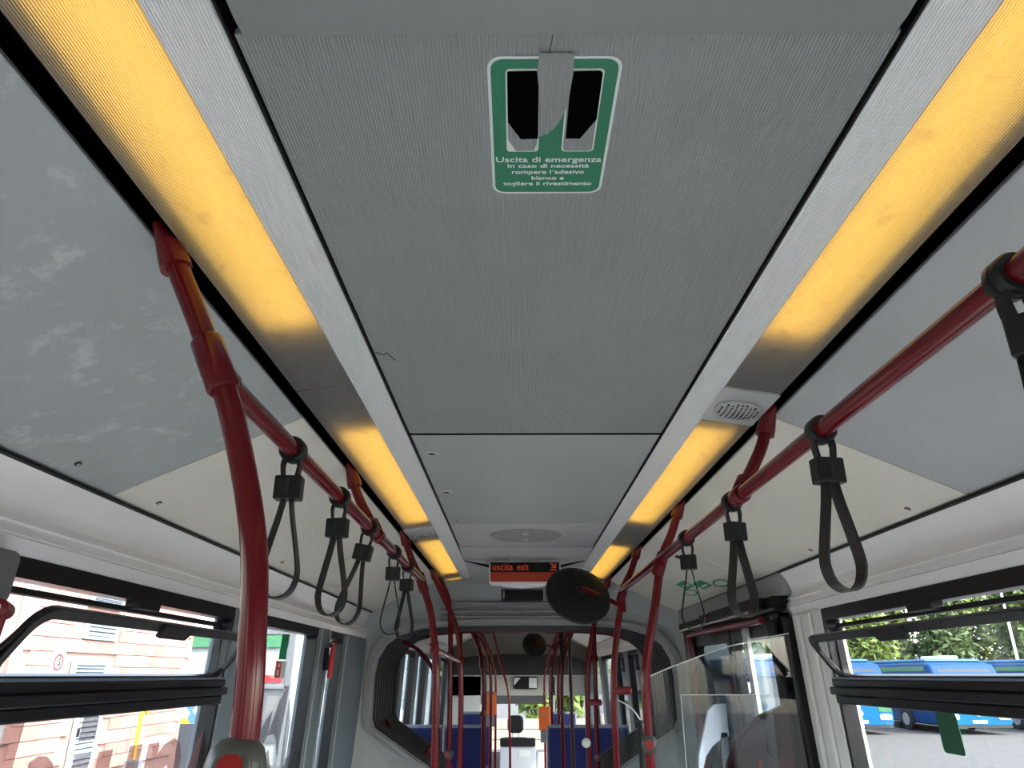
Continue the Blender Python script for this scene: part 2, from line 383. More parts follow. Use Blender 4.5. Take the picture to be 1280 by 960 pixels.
# raised ribs on the far left pillars
for y in (4.26, 4.46, 4.92): wbox(MB(), -1, y, y + .03, .74, 1.866, .012, .02).build('pillar_rib', PORT, wl, bevel=.004)
wbox(MB(), -1, 1.42, 1.565, 1.755, 1.866, .012, .055).build('pillar_cover', mat('dark_cover_grey', (.12, .13, .14), .5), wl, bevel=.02, segs=4)
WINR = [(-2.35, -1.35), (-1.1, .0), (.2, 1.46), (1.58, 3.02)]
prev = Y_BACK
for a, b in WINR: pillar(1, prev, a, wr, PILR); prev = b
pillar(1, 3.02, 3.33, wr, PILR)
wbox(MB(), 1, 3.10, 3.14, .74, 1.86, .012, .03).build('pillar_rib', PILR, wr, bevel=.006)
wbox(MB(), 1, 3.22, 3.25, .74, 1.86, .012, .03).build('pillar_rib', PILR, wr, bevel=.006)

# ---- windows
WN = [0]
def window(s, y0, y1, label, hopper=False, z0=.74, z1=1.866, sash=None, g=GL, fw=.045):
    WN[0] += 1
    w_ = struct('window_%d' % WN[0], label, 'window', (s*1.2, (y0+y1)/2, z0)); f = wall_fn(s)
    ring(MB(), f, rrect(y0, y1, z0, z1, .012), rrect(y0+.022, y1-.022, z0+fw, z1-fw, .02), -.05, .006).build('window_frame', BLACKG, w_)
    MB().prism([(y0+.02, z0+fw-.004), (y1-.02, z0+fw-.004), (y1-.02, 1.53 if hopper else z1-fw+.004), (y0+.02, 1.53 if hopper else z1-fw+.004)], f, -.03, -.026).build('pane', g, w_)
    if hopper:
        t = MB(); wbox(t, s, y0+.01, y1-.01, 1.525, 1.604, -.034, .010); wbox(t, s, y0+.01, y1-.01, 1.580, 1.605, -.03, .022); wbox(t, s, y0+.01, y1-.01, 1.552, 1.578, -.03, .036); wbox(t, s, y0+.01, y1-.01, 1.520, 1.550, -.03, .018)
        t.build('transom', BLACKG, w_, bevel=.004)
        wbox(MB(), s, y0+.012, y1-.012, 1.6055, 1.613, -.02, .020).build('transom_highlight', mat('transom_highlight_blue', (.10, .13, .19), .35), w_)  # bluish highlight on the transom top, put in as a coloured strip
        ring(MB(), f, rrect(y0+.022, y1-.022, 1.606, 1.806, .05), rrect(y0+.034, y1-.034, 1.612, 1.792, .042), -.045, -.02).build('gasket', BLACK, w_)
        a, b = sash; ph = R(36); L_ = .182
        def fs(p, d):    # tilted-in sash plane
            z = 1.614 + p[1]*math.cos(ph) + d*math.sin(ph)*.0
            return (s * (wx(1.63) - .002 - p[1]*math.sin(ph) - d*math.cos(ph)), p[0], z - d*math.sin(ph)*.6)
        sa = ring(MB(), fs, rrect(a, b, 0, L_, .055), rrect(a+.024, b-.024, .009, L_-.03, .04), -.012, .012).build('sash', BLACKG, w_, bevel=.004)
        MB().prism(rrect(a+.022, b-.022, .007, L_-.028, .04), fs, -.002, .002).build('sash_pane', g, sa)
        hy = a + (b-a)*.5
        h = MB(); h.prism([(hy-.10, L_-.004), (hy-.085, L_-.045), (hy+.085, L_-.045), (hy+.10, L_-.004)], fs, .004, .026); h.build('sash_handle', BLACK, sa, bevel=.005)
        cy = (y0+y1)/2
        wbox(MB(), s, cy-.09, cy+.05, 1.80, 1.83, -.03, .012).build('latch_keeper', BLACK, w_, bevel=.004)
        for ye in (a+.012, b-.012):
            MB().tube([fs((ye, L_-.02), .0), (s*(wx(1.63)-.01), ye + (.03 if ye > hy else -.03), 1.635)], .006, 8, sm=False).build('stay_arm', BLACK, w_)
    return w_
window(-1, *WINL[0], 'fixed left window far behind the viewer')
window(-1, *WINL[1], 'fixed left window just behind the viewer')
window(-1, *WINL[2], 'left window beside the viewer ahead of the rear bench')
wL1 = window(-1, *WINL[3], 'left black framed window with tilted vent sash facing the pink building', True, sash=(1.60, 2.90))
wL2 = window(-1, *WINL[4], 'left fixed window with green strip sticker, next to the red pole')
wL3 = window(-1, *WINL[5], 'narrow left window next to the articulation portal')
window(1, *WINR[0], 'fixed right window far behind the viewer')
window(1, *WINR[1], 'fixed right window just behind the viewer')
window(1, *WINR[2], 'right window beside the viewer ahead of the rear bench')
wR1 = window(1, *WINR[3], 'right black framed window with tilted vent sash facing blue buses', True, sash=(1.64, 2.97))
# rear window
WN[0] += 1
rw = struct('window_%d' % WN[0], 'rear window of the bus behind the viewer', 'window', (0, Y_BACK, .8))
MB().box(-.95, .95, Y_BACK - .03, Y_BACK - .026, .8, 1.75).build('pane', GL, rw)

# ---- right door, header and leaves
dr = struct('door_1', 'black framed double passenger door with red inner rail on the right', 'door', (1.17, 4.4, 0))
wbox(MB(), 1, 3.335, 3.52, 0, 1.86, -.06, .05).build('door_post', BLACKG, dr, bevel=.015)
wbox(MB(), 1, 3.40, 3.47, 0, 1.85, .05, .085).build('door_post_seal', BLACK, dr, bevel=.012)
wbox(MB(), 1, 5.30, 5.45, 0, 1.97, -.06, .03).build('door_post', BLACKG, dr, bevel=.01)
MB().box(1.14, 1.25, 3.335, Y_PORT, 1.955, 2.056).build('door_header', PORT, dr)
MB().box(1.10, 1.25, 3.40, 5.4, 1.90, 1.955).build('door_header_rail', BLACK, dr, bevel=.006)
MB().box(1.04, 1.10, 3.50, 4.35, 1.905, 1.955).build('door_motor', BLACK, dr, bevel=.008)
MB().tube([(1.05, 3.5, 1.897), (1.05, 5.2, 1.897)], .007, 8).build('motor_rod', SCREW, dr)
m = MB(); m.box(1.03, 1.06, 4.35, 4.50, 1.93, 1.945); m.box(1.03, 1.05, 4.35, 4.48, 1.905, 1.915); m.build('motor_bracket', BLACK, dr)
MB().box(1.03, 1.05, 4.36, 4.39, 1.912, 1.93).build('warning_light', REDS, dr)
for a, b, g in ((3.53, 4.40, GL), (4.43, 5.29, GLD)):
    lf = ring(MB(), wall_fn(1), rrect(a, b, .04, 1.895, .02), rrect(a+.055, b-.055, .16, 1.80, .05), -.05, -.01).build('door_leaf', BLACKG, dr)
    MB().prism([(a+.05, .15), (b-.05, .15), (b-.05, 1.81), (a+.05, 1.81)], wall_fn(1), -.034, -.03).build('door_pane', g, lf)
MB().tube([(1.075, 3.50, 1.856), (1.075, 4.92, 1.862), (1.077, 4.985, 1.845), (1.08, 5.0, 1.79), (1.10, 5.0, 1.2), (1.12, 5.0, .5)], .017, 10).build('door_rail', REDP, dr, smooth=True)
wbox(MB(), 1, 3.56, 3.60, .2, 1.88, -.005, .015).build('leaf_post', PILL, dr)
wbox(MB(), 1, 4.02, 4.09, .2, 1.85, -.005, .015).build('leaf_post', PILR, dr)
wbox(MB(), 1, Y_PORT-.2, Y_PORT, -.05, 1.96, -.06, .0).build('corner_panel', PORT, wr)

# ---- articulation: two portals and the bellows between
port = struct('wall_portal', 'grey rounded articulation portal ring at the end of the rear section', 'portal')
half = [(-.60, 0), (-.60, .93), (-.68, 1.03), (-1.07, 1.27), (-1.095, 1.33), (-1.095, 1.62), (-1.075, 1.73), (-1.02, 1.83), (-.93, 1.895), (-.75, 1.945), (-.45, 1.965), (0, 1.97)]
inner = half + [(-x, z) for x, z in half[::-1][1:]]
oh = [(-1.24, 0), (-1.24, .6), (-1.24, 1.0), (-1.24, 1.27), (-1.23, 1.4), (-1.22, 1.65), (-1.2, 1.87), (-1.17, 2.05), (-.95, 2.14), (-.66, 2.27), (-.4, 2.275), (0, 2.275)]
outer = oh + [(-x, z) for x, z in oh[::-1][1:]]
def strip(mb, A, ya, B, yb):
    n = len(A); return mb.add([(p[0], ya, p[1]) for p in A] + [(p[0], yb, p[1]) for p in B], [(i, i+1, n+i+1, n+i) for i in range(n-1)])
def scl(P, k, c=(0, 1.2)): return [(c[0] + (p[0]-c[0])*k, c[1] + (p[1]-c[1])*k if p[1] > .95 else p[1]) for p in P]
mid1 = [((a[0]*.55 + b[0]*.45), (a[1]*.55 + b[1]*.45)) for a, b in zip(inner, outer)]
m = MB(); strip(m, outer, Y_PORT - .10, mid1, Y_PORT - .03); strip(m, mid1, Y_PORT - .03, inner, Y_PORT - .015); strip(m, inner, Y_PORT - .015, inner, Y_PORT + .05); m.build('portal_ring', PORT, port, smooth=True)
mid2 = scl(inner, 1.012)
m = MB(); strip(m, scl(inner, 1.05), Y_PORT - .045, scl(inner, 1.012), Y_PORT - .045); strip(m, scl(inner, 1.012), Y_PORT - .045, inner, Y_PORT - .01); m.build('portal_bead', mat('bead_grey', (.30, .31, .31), .5), port, smooth=True)
big = [(p[0]*1.02, 2.5 if p[1] > 1.8 else p[1]) for p in outer]
m = MB(); strip(m, outer, Y_PORT - .09, big, Y_PORT - .08); m.build('portal_filler', PORT, port)
# header bead lines and vent plate on the portal
for z, d, mm in ((2.115, .062, GREYP), (2.06, .055, PORT), (2.02, .05, GREYP)):
    MB().box(-.62, .62, Y_PORT - d - .012, Y_PORT - d + .03, z - .006, z + .006).build('header_bead', mm, port, bevel=.004)
vp = MB().box(-.168, .142, Y_PORT - .105, Y_PORT - .07, 2.135, 2.21).build('vent_plate', BLACK, port, bevel=.006)
MB().box(-.155, -.145, Y_PORT - .108, Y_PORT - .10, 2.145, 2.20).build('plate_mark', GREYP, vp)
bl = struct('wall_bellows', 'black folded rubber bellows of the articulation joint', 'bellows')
nf = 9; ys = [Y_PORT + .05 + (Y_PORT2 - Y_PORT - .06) * k / (2*nf) for k in range(2*nf + 1)]
for k in range(nf):
    m = MB(); a, b, c = ys[2*k], ys[2*k+1], ys[2*k+2]
    strip(m, scl(inner, 1.0), a, scl(inner, 1.10), b); strip(m, scl(inner, 1.10), b, scl(inner, 1.0), c); m.build('bellows_fold', BELL, bl, smooth=False)
hoopm = mat('bellows_hoop_grey', (.13, .135, .14), .5)
for k in range(nf + 1):
    y = ys[2*k] if k <= nf else 0
    m = MB(); strip(m, scl(inner, .999), y - .010, scl(inner, .996), y); strip(m, scl(inner, .996), y, scl(inner, .999), y + .010); m.build('bellows_hoop', hoopm, bl, smooth=True)
bout = [(p[0]*1.13, (2.5 if p[1] > 1.9 else p[1]*1.0)) for p in inner]
m = MB(); strip(m, scl(inner, 1.15), Y_PORT, scl(inner, 1.15), Y_PORT2); m.build('bellows_skin', DARKV, bl)
port2 = struct('wall_portal_front', 'black rounded portal ring where the front section begins', 'portal')
in2 = [(p[0]*.985, p[1]) for p in inner]
m = MB(); strip(m, scl(inner, 1.13), Y_PORT2 - .05, in2, Y_PORT2 - .02); strip(m, in2, Y_PORT2 - .02, in2, Y_PORT2 + .05); strip(m, in2, Y_PORT2 + .05, big, Y_PORT2 + .06); m.build('portal_ring', BELL, port2, smooth=True)
# red transverse bar at the portal head, and its two black hangers
rb = thing('grab_bar', 'red crosswise grab bar under the head of the front portal', 'grab bar', (0, 6.35, 1.93))
MB().tube([(-.86, 6.35, 1.925), (-.6, 6.35, 1.955), (-.3, 6.35, 1.965), (.3, 6.35, 1.965), (.6, 6.35, 1.955), (.86, 6.35, 1.925)], .019, 12).build('bar', RED, rb, smooth=True)
for x in (-.52, .32): MB().tube([(x, 6.35, 1.99), (x, 6.35, 1.70)], .016, 10).build('hanger', BLACK, rb, smooth=True)
# red hoop
hp = thing('safety_hoop', 'red curved safety hoop inside the left bellows', 'grab rail', (-.9, 6.1, 1.05))
MB().tube([(-1.06, 6.2, 1.91), (-.987, 6.1, 1.885), (-.83, 6.1, 1.80), (-.72, 6.1, 1.67), (-.67, 6.1, 1.50), (-.665, 6.1, 1.3), (-.70, 6.1, 1.135), (-.787, 6.1, 1.05), (-.943, 6.1, 1.135), (-1.04, 6.15, 1.25), (-1.07, 6.2, 1.29)], .015, 10).build('hoop_tube', RED, hp, smooth=True)

# ---- front section
cf = struct('ceiling_front', 'pale ceiling of the front bus section beyond the articulation', 'ceiling')
Y0, Y1 = Y_PORT2 + .05, Y_FRONT
MB().box(-.47, .47, Y0, Y1, ZC, ZC + .02).build('ceiling_panel', GREYL, cf)
for s in (-1, 1):
    MB().prism([CA, CB, (CB[0]+.01, CB[1]+.03), (CA[0]+.01, CA[1]+.03)], lambda p, t: (s*p[0], t, p[1]), Y0, Y1).build('cove_panel', COVB, cf)
    MB().box(*sorted((s*.60, s*.66)), Y0, Y1, 2.31, 2.32).build('slot_channel', DARKV, cf)
    par = struct('wall_front_left' if s < 0 else 'wall_front_right', ('left' if s < 0 else 'right') + ' side wall of the front section with grey pillars', 'wall')
    MB().prism(CP + [(1.25, 1.866), (1.25, 2.046)], lambda p, t: (s*p[0], t, p[1]), Y0, Y1).build('coving', COVT, par, smooth=True)
    wbox(MB(), s, Y0, Y1, -.3, .74, -.08, 0).build('side_panel', GREYL, par)
    prev = Y0
    WF = [(6.95, 7.42), (7.66, 8.42), (8.70, 9.5), (9.8, 11.0), (11.3, 12.5)]
    for a, b in WF + [(Y1, 0)]:
        pillar(s, prev, a, par, PILL); prev = b
    for i, (a, b) in enumerate(WF):
        tint = GLD if (s > 0 and i in (1, 2)) else GL
        window(s, a, b, ('left' if s < 0 else 'right') + ' front section window, %s ahead of the articulation' % ('first', 'second', 'third', 'fourth', 'fifth')[i], g=tint)

# front end of the bus: dark header, cream panel, shade, windscreen
fe = struct('wall_front', 'driver end of the bus with dark header, cream panel and windscreen', 'wall', (0, Y_FRONT, 0))
MB().prism([(-1.15, 1.62), (1.15, 1.62), (1.15, 1.80), (.9, 1.90), (.3, 1.95), (-.3, 1.95), (-.9, 1.90), (-1.15, 1.80)], lambda p, t: (p[0], t, p[1]), 12.75, 13.3).build('cab_header', mat('cab_black', (.012, .012, .014), .5), fe)
MB().box(-1.2, 1.2, 13.3, 13.5, 1.6, 2.5).build('head_wall', mat('cab_cream', (.5, .48, .43), .5), fe)
MB().box(-1.2, 1.2, 12.9, 13.5, 1.605, 1.625).build('header_edge', WHITE, fe)
MB().box(-1.2, 1.2, 13.3, 13.4, 1.30, 1.6).build('cream_panel', MATS['cab_cream'], fe)
MB().box(-.8, .45, 13.32, 13.34, 1.17, 1.31).build('sun_shade', mat('shade_grey', (.10, .10, .10), .7), fe)
for x0, x1 in ((-1.2, -.66), (.50, .60), (1.1, 1.2)): MB().box(x0, x1, 13.3, 13.42, 0, 1.6).build('screen_post', PILR, fe)
MB().box(-1.2, 1.2, 13.3, 13.45, -.3, .45).build('dash_wall', SEATG, fe)
MB().box(-1.2, 1.2, 13.40, 13.404, .45, 1.3).build('windscreen_pane', GL, fe)

# ================================================================== THINGS IN THE BUS
# ---- ceiling lights: channel, warm tube board, ribbed translucent cover
def lamp(s, y0, y1, t0, t1, label, front=False):
    L_ = thing('ceiling_light', label, 'light', (s*.535, (y0+y1)/2, 2.28), 'warm strip lights along the ceiling')
    # cover: gently bowed, inner edge .467, outer edge .605
    pts = [(.467, 2.2935), (.50, 2.288), (.535, 2.284), (.57, 2.279), (.604, 2.272)]
    m = MB(); m.sheet([(s*x, z) for x, z in pts], y0, y1, .0015 * (1 if s > 0 else -1)); 
    # single skin for clean light transfer
    m = MB(); n = len(pts); m.add([(s*x, y, z) for y in (y0, y1) for x, z in pts], [(i, i+1, n+i+1, n+i) for i in range(n-1)])
    m.build('cover', DIFF, L_, smooth=True)
    h = MB(); h.box(*sorted((s*.466, s*.606)), y0, y1, 2.352, 2.356); h.box(*sorted((s*.4655, s*.4675)), y0, y1, 2.294, 2.354); h.box(*sorted((s*.603, s*.606)), y0, y1, 2.274, 2.354)
    h.box(*sorted((s*.466, s*.606)), y0, y0+.002, 2.29, 2.354); h.box(*sorted((s*.466, s*.606)), y1-.002, y1, 2.29, 2.354)
    h.build('housing', mat('lamp_housing', (.30, .30, .29), .6), L_)
    MB().box(*sorted((s*.578, s*.581)), y0, y1, 2.285, 2.352).build('glow_baffle', MATS['lamp_housing'], L_)  # unseen baffle, added to shape the outer edge of the glow
    m = MB()
    for x in (.487, .520, .556): m.tube([(s*x, t0, 2.325), (s*x, t1, 2.325)], .008, 8)
    m.build('light_tube', TUBE, L_, smooth=True)
    return L_
lamp(-1, -.55, 1.66, -.5, 1.33, 'long warm strip light at the upper left corner beside the ribbed hatch lining')
lamp(-1, 1.664, 3.485, 2.0, 3.37, 'warm strip light on the left above the hanging straps, before the speaker')
lamp(-1, 3.735, 5.40, 3.90, 5.20, 'warm strip light on the left just past the speaker grille')
lamp(-1, 5.404, Y_PORT, 5.50, 5.62, 'last short warm strip light on the left by the articulation portal')
lamp(1, -.55, 1.685, -.5, 1.38, 'long warm strip light at the upper right corner beside the ribbed hatch lining')
lamp(1, 1.93, 3.70, 2.0, 3.37, 'warm strip light on the right just past the round speaker grille')
lamp(1, 3.704, 5.50, 4.08, 5.40, 'farthest warm strip light on the right, partly behind the round mirror')
lamp(-1, -2.55, -.56, -2.5, -.62, 'warm strip light behind the viewer on the left')
lamp(1, -2.55, -.56, -2.5, -.62, 'warm strip light behind the viewer on the right')
for s in (-1, 1):
    for i, (a, b) in enumerate(((7.0, 8.4), (8.9, 10.3), (10.8, 12.2))):
        lamp(s, a - .15, b + .15, a, b, 'warm strip light in the front section, %s side, %s from the articulation' % ('left' if s < 0 else 'right', ('first', 'second', 'third')[i]))
    MB().box(*sorted((s*.466, s*.606)), Y0, 6.845, 2.285, 2.30).build('lamp_filler', GREYP, cf)
    MB().box(*sorted((s*.466, s*.606)), 12.36, Y1, 2.285, 2.30).build('lamp_filler', GREYP, cf)
MB().box(.466, .606, 5.502, Y_PORT, 2.285, 2.30).build('lamp_filler', GREYP, ce)

# ---- speakers
def speaker(s, y0, y1, label):
    t = thing('ceiling_speaker', label, 'speaker', (s*.535, (y0+y1)/2, 2.26))
    zf = lambda x: 2.2935 + (2.272 - 2.2935) * (x - .467) / .137 - .004
    MB().prism([(.462, zf(.462)), (.606, zf(.606)), (.606, zf(.606)+.02), (.462, zf(.462)+.02)], lambda p, q: (s*p[0], q, p[1]), y0, y1).build('plate', GREYL, t, bevel=.004)
    cx, cy = s*.533, (y0+y1)/2; ax = Vector((-s*.155, 0, -.988)).normalized(); c = Vector((cx, cy, zf(.533)))
    g = MB().lathe([(.060, -.004), (.059, .006), (.045, .013), (.025, .017), (.002, .018)], c, ax, 32).build('grille', GREYL, t, smooth=True)
    m = MB(); u = Vector((0, 1, 0)); v_ = ax.cross(u)
    for i in range(-4, 5):
        for j in range(-5, 6):
            a, b = i*.0115, j*.0095
            if a*a + b*b < .052**2:
                h = .0185 - (a*a+b*b)/.06**2 * .0105
                m.lathe([(.0034, -.006), (.0034, .0006)], c + u*b + v_*a + ax*h, ax, 6)
    m.build('grille_holes', BLACK, g)
speaker(1, 1.688, 1.926, 'round speaker grille in the right light strip')
speaker(-1, 3.488, 3.732, 'speaker grille between two warm strip lights on the left')

# ---- emergency exit sticker on the hatch lining
st = thing('exit_sticker', 'green torn emergency exit sticker with white lettering on the ribbed hatch lining', 'sticker', (-.012, .775, ZC))
def zsheet(pts, z, m, par, name, th=.0004):
    return MB().prism(pts, lambda p, t: (p[0], p[1], t), z, z - th).build(name, m, par)
zsheet(rrect(-.0935, .0695, .645, .9065, .018), ZC - .0002, STWHITE, st, 'white_border')
zsheet(rrect(-.0895, .0655, .649, .9025, .015), ZC - .0008, GREENST, st, 'green_field')
for x0, x1 in ((-.0715, -.0275), (.0045, .0490)):
    zsheet(rrect(x0, x1, .663, .811, .006), ZC - .0014, STWHITE, st, 'window_outline')
    zsheet(rrect(x0+.002, x1-.002, .665, .809, .005), ZC - .0019, RIBP, st, 'bare_lining')
zsheet([(-.0695, .6665), (-.034, .6655), (-.031, .669), (-.0285, .784), (-.052, .785), (-.0695, .752)], ZC - .0024, DARKV, st, 'hand_hole')
zsheet([(.0085, .6665), (.043, .6655), (.047, .669), (.0475, .747), (.0285, .784), (.009, .784)], ZC - .0024, DARKV, st, 'hand_hole')
zsheet([(-.0695, .786), (-.0695, .809), (-.0585, .809)], ZC - .0024, STWHITE, st, 'paper_scrap')
zsheet([(-.034, .809), (-.0305, .795), (-.0295, .809)], ZC - .0024, STWHITE, st, 'paper_scrap')
zsheet([(-.031, .638), (.0105, .638), (.0112, .665), (.0085, .706), (.0055, .729), (.000, .748), (-.007, .763), (-.016, .774), (-.0278, .780), (-.0295, .70), (-.033, .665), (-.0325, .655)], ZC - .0028, RIBP, st, 'torn_strip')
for body, y, size, xw in (('Uscita di emergenza', .8285, .0155, .150), ('In caso di necessità', .842, .0115, .117), ('rompere l´adesivo', .8555, .0115, .105), ('bianco e', .869, .0115, .048), ('togliere il rivestimento', .882, .0115, .131)):
    o = text_mesh('lettering', body, size, frame4((0, 0, 0), (1, 0, 0), (0, -1, 0), (0, 0, -1)), STWHITE, None, extrude=.0002, offset=.0004) if False else None
    cu = text_mesh('lettering', body, size, Matrix.Identity(4), STWHITE, st, extrude=.0002, offset=.00022)
    me = cu.data; me.transform(Matrix.Translation(Vector(st['_o'])))
    xs = [v_.co.x for v_ in me.vertices]; k = xw / (max(xs) - min(xs)); c = (max(xs) + min(xs)) / 2
    me.transform(frame4((-.012, y, ZC - .0016), (1, 0, 0), (0, -1, 0), (0, 0, -1)) @ Matrix.Diagonal((k, 1, 1, 1)) @ Matrix.Translation((-c, 0, 0)))
    me.transform(Matrix.Translation(-Vector(st['_o'])))

# ---- LED stop display
dp = thing('led_display', 'black and orange led display reading uscita exit under the ceiling', 'display', (-.005, 4.5, 2.1))
yd = 4.50
MB().prism(rrect(-.223, .214, 2.128, 2.268, .022), lambda p, t: (p[0], t, p[1]), yd + .004, yd + .06).build('case', WHITE, dp, bevel=.004)
MB().box(-.216, .207, yd - .002, yd + .006, 2.202, 2.262).build('led_panel', BLACK, dp)
MB().prism(rrect(-.216, .207, 2.146, 2.202, .012), lambda p, t: (p[0], t, p[1]), yd - .001, yd + .006).build('orange_panel', ORANGE, dp)
MB().prism([(-.17, 2.130), (-.12, 2.118), (-.02, 2.112), (.08, 2.118), (.15, 2.130)], lambda p, t: (p[0], t, p[1]), yd + .01, yd + .055).build('lower_bulge', WHITE, dp)
A4 = frame4((0, yd - .003, 0), (1, 0, 0), (0, 0, 1), (0, -1, 0))
def placed(body, size, cx, cz, xw, m, par, Af, off=0):
    cu = text_mesh('lettering', body, size, Matrix.Identity(4), m, par, extrude=.0006, offset=off); me = cu.data
    me.transform(Matrix.Translation(Vector(par['_o'])))
    xs = [v_.co.x for v_ in me.vertices]; k = xw / (max(xs) - min(xs)); c = (max(xs) + min(xs)) / 2
    me.transform(Af @ Matrix.Translation((cx, cz, 0)) @ Matrix.Diagonal((k, 1, 1, 1)) @ Matrix.Translation((-c, 0, 0)))
    me.transform(Matrix.Translation(-Vector(par['_o']))); return cu
placed('uscita', .058, -.140, 2.232, .125, LEDR, dp, A4)
placed('exit', .058, -.017, 2.232, .072, LEDR, dp, A4)
m = MB()
for i, row in enumerate(('11001', '01101', '00111', '01111', '00000', '11111')):
    for j, ch in enumerate(row):
        if ch == '1': m.box(.152 + j*.007, .158 + j*.007, yd - .0035, yd - .002, 2.250 - i*.0075, 2.256 - i*.0075)
m.build('led_arrow', LEDR, dp)
for s in (-1, 1):
    MB().prism([(-.005 + s*.218, 2.250), (-.005 + s*.218, 2.232), (-.005 + s*.37, 2.272), (-.005 + s*.37, 2.276)], lambda p, t: (p[0], t, p[1]), yd + .02, yd + .03).build('side_fin', BLACK, dp)
MB().box(-.10, .09, yd + .02, yd + .05, 2.262, 2.29).build('mount', GREYL, dp)
# display of the front section, seen edge on below the portal head
d2 = thing('led_display', 'small orange display panel seen through the portal in the front section', 'display', (0, 7.4, 2.0))
MB().box(-.19, .17, 7.4, 7.44, 2.005, 2.10).build('orange_panel', ORANGE, d2); MB().box(-.20, .18, 7.41, 7.47, 2.0, 2.12).build('case', BLACK, d2); MB().box(-.02, .02, 7.42, 7.45, 2.1, 2.302).build('mount', BLACK, d2)

# ---- round convex mirrors
def mirror(c, r, pole, label, tilt=R(28), turn=.20):
    t = thing('round_mirror', label, 'mirror', tuple(c))
    ax = Vector((turn, -math.cos(tilt), math.sin(tilt))).normalized()
    MB().lathe([(r*.98, -.012), (r, -.004), (r*.985, .006), (r*.9, .016), (r*.6, .026), (r*.3, .030), (.002, .031)], c, ax, 48).build('back_shell', mat('mirror_back', (.010, .012, .012), .45, spec=.3), t, smooth=True)
    MB().lathe([(r*.95, -.011), (r*.7, -.018), (r*.3, -.023), (.002, -.025)], c, ax, 40).build('mirror_face', mat('mirror_silver', (.8, .8, .8), .03, metal=1), t, smooth=True)
    hub = Vector(c) + ax*.028
    MB().lathe([(.028, 0), (.028, .012), (.02, .03), (.012, .034)], hub, ax, 20).build('hub', BLACK, t, smooth=True)
    e = hub + ax*.030; p = Vector(pole); q = e.lerp(p, .5) + Vector((0, 0, .004))
    MB().tube([e, q, p], [.011]*6 + [.011]*6 + [.018] if False else .013, 10).build('arm', RED, t, smooth=True)
    MB().lathe([(.023, -.03), (.023, .03)], p, (0, 0, 1), 14).build('arm_clamp', RED, t, smooth=True)
mirror((.272, 3.98, 2.017), .178, (.512, 4.06, 1.965), 'large round black backed mirror on a red arm beside the led display', R(32))
mirror((.139, 8.2, 1.922), .132, (.36, 8.35, 1.90), 'smaller round black backed mirror in the front section', R(20))

# ---- overhead rails
RX, RZ, RR = .518, 2.05, .0172
def clamp(par, p, ax, L_=.07, r=.0235, name='clamp'):
    p = Vector(p); return MB().lathe([(r*.86, -L_/2), (r, -L_/2+.005), (r, L_/2-.005), (r*.86, L_/2)], p, ax, 16).build(name, RED, par, smooth=True)
def bracket(par, p, q):     # flared foot from the ceiling slot p down to the tube start q
    p, q = Vector(p), Vector(q); d = (q - p).normalized(); v_ = Vector((0, 1, 0)); u = v_.cross(d).normalized(); v_ = d.cross(u)
    rings = []
    for t, a, b in ((0, .016, .042), (.25, .018, .038), (.5, .022, .030), (.8, .0245, .0255), (1, .0245, .0245)):
        c = p.lerp(q, t); rings.append([c + u*a*math.cos(2*math.pi*k/16) + v_*b*math.sin(2*math.pi*k/16) for k in range(16)])
    return MB().loft(rings).build('ceiling_bracket', REDP, par, smooth=True)
def hanger(par, s, y, down=False):
    bracket(par, (s*.628, y, 2.285), (s*.607, y, 2.215))
    MB().tube([(s*.609, y, 2.222), (s*.585, y, 2.165), (s*RX, y, RZ)], RR*.95, 12).build('hanger_tube', RED, par, smooth=True)
    clamp(par, (s*RX, y, RZ), (0, 1, 0), .075); clamp(par, (s*.532, y, 2.076), (s*.45, 0, .89), .05)
rl = thing('handrail', 'red overhead handrail on the left carrying five hanging straps', 'handrail', (-RX, 2.2, RZ))
MB().tube([(-RX, 1.0, RZ), (-RX, 3.62, RZ)], RR, 16, sm=False).build('rail_tube', RED, rl, smooth=True)
hanger(rl, -1, 2.40)
rr_ = thing('handrail', 'red overhead handrail on the right carrying four hanging straps', 'handrail', (RX, 2.2, RZ))
MB().tube([(RX, -.6, RZ), (RX, 4.08, RZ)], RR, 16, sm=False).build('rail_tube', RED, rr_, smooth=True)
hanger(rr_, 1, 1.84); hanger(rr_, 1, -.3)

# ---- poles
def stop_button(par, p, r=.034, ax=(-.25, -1, 0), big=False):
    p = Vector(p); ax = Vector(ax).normalized()
    b = MB().lathe([(r*.55, -.034), (r*.85, -.026), (r, -.008), (r, .012), (r*.9, .026), (r*.62, .034)], p, ax, 28).build('stop_button', BTN, par, smooth=True)
    MB().lathe([(r*.56, .033), (r*.5, .037), (r*.05, .038)], p, ax, 24).build('push_disc', REDB, b, smooth=True)
    return b
def pole(label, pts, r=.0172, rail=None, btn=None, br=None, holders=(), name='grab_pole', m=RED, group=None):
    t = thing(name, label, 'pole', (pts[-1][0], pts[-1][1], 0), group)
    MB().tube(pts, r, 16).build('pole_tube', m, t, smooth=True)
    if br: bracket(t, *br)
    if rail: clamp(t, rail[0], rail[1], .095, .0245)
    if btn: stop_button(t, *btn)
    for h in holders: clamp(t, h[0], h[1], .05, .0225)
    MB().lathe([(.04, 0), (.038, .006), (.022, .012)], (pts[-1][0], pts[-1][1], 0), (0, 0, 1), 16).build('floor_flange', m, t, smooth=True)
    return t
yB = 1.0
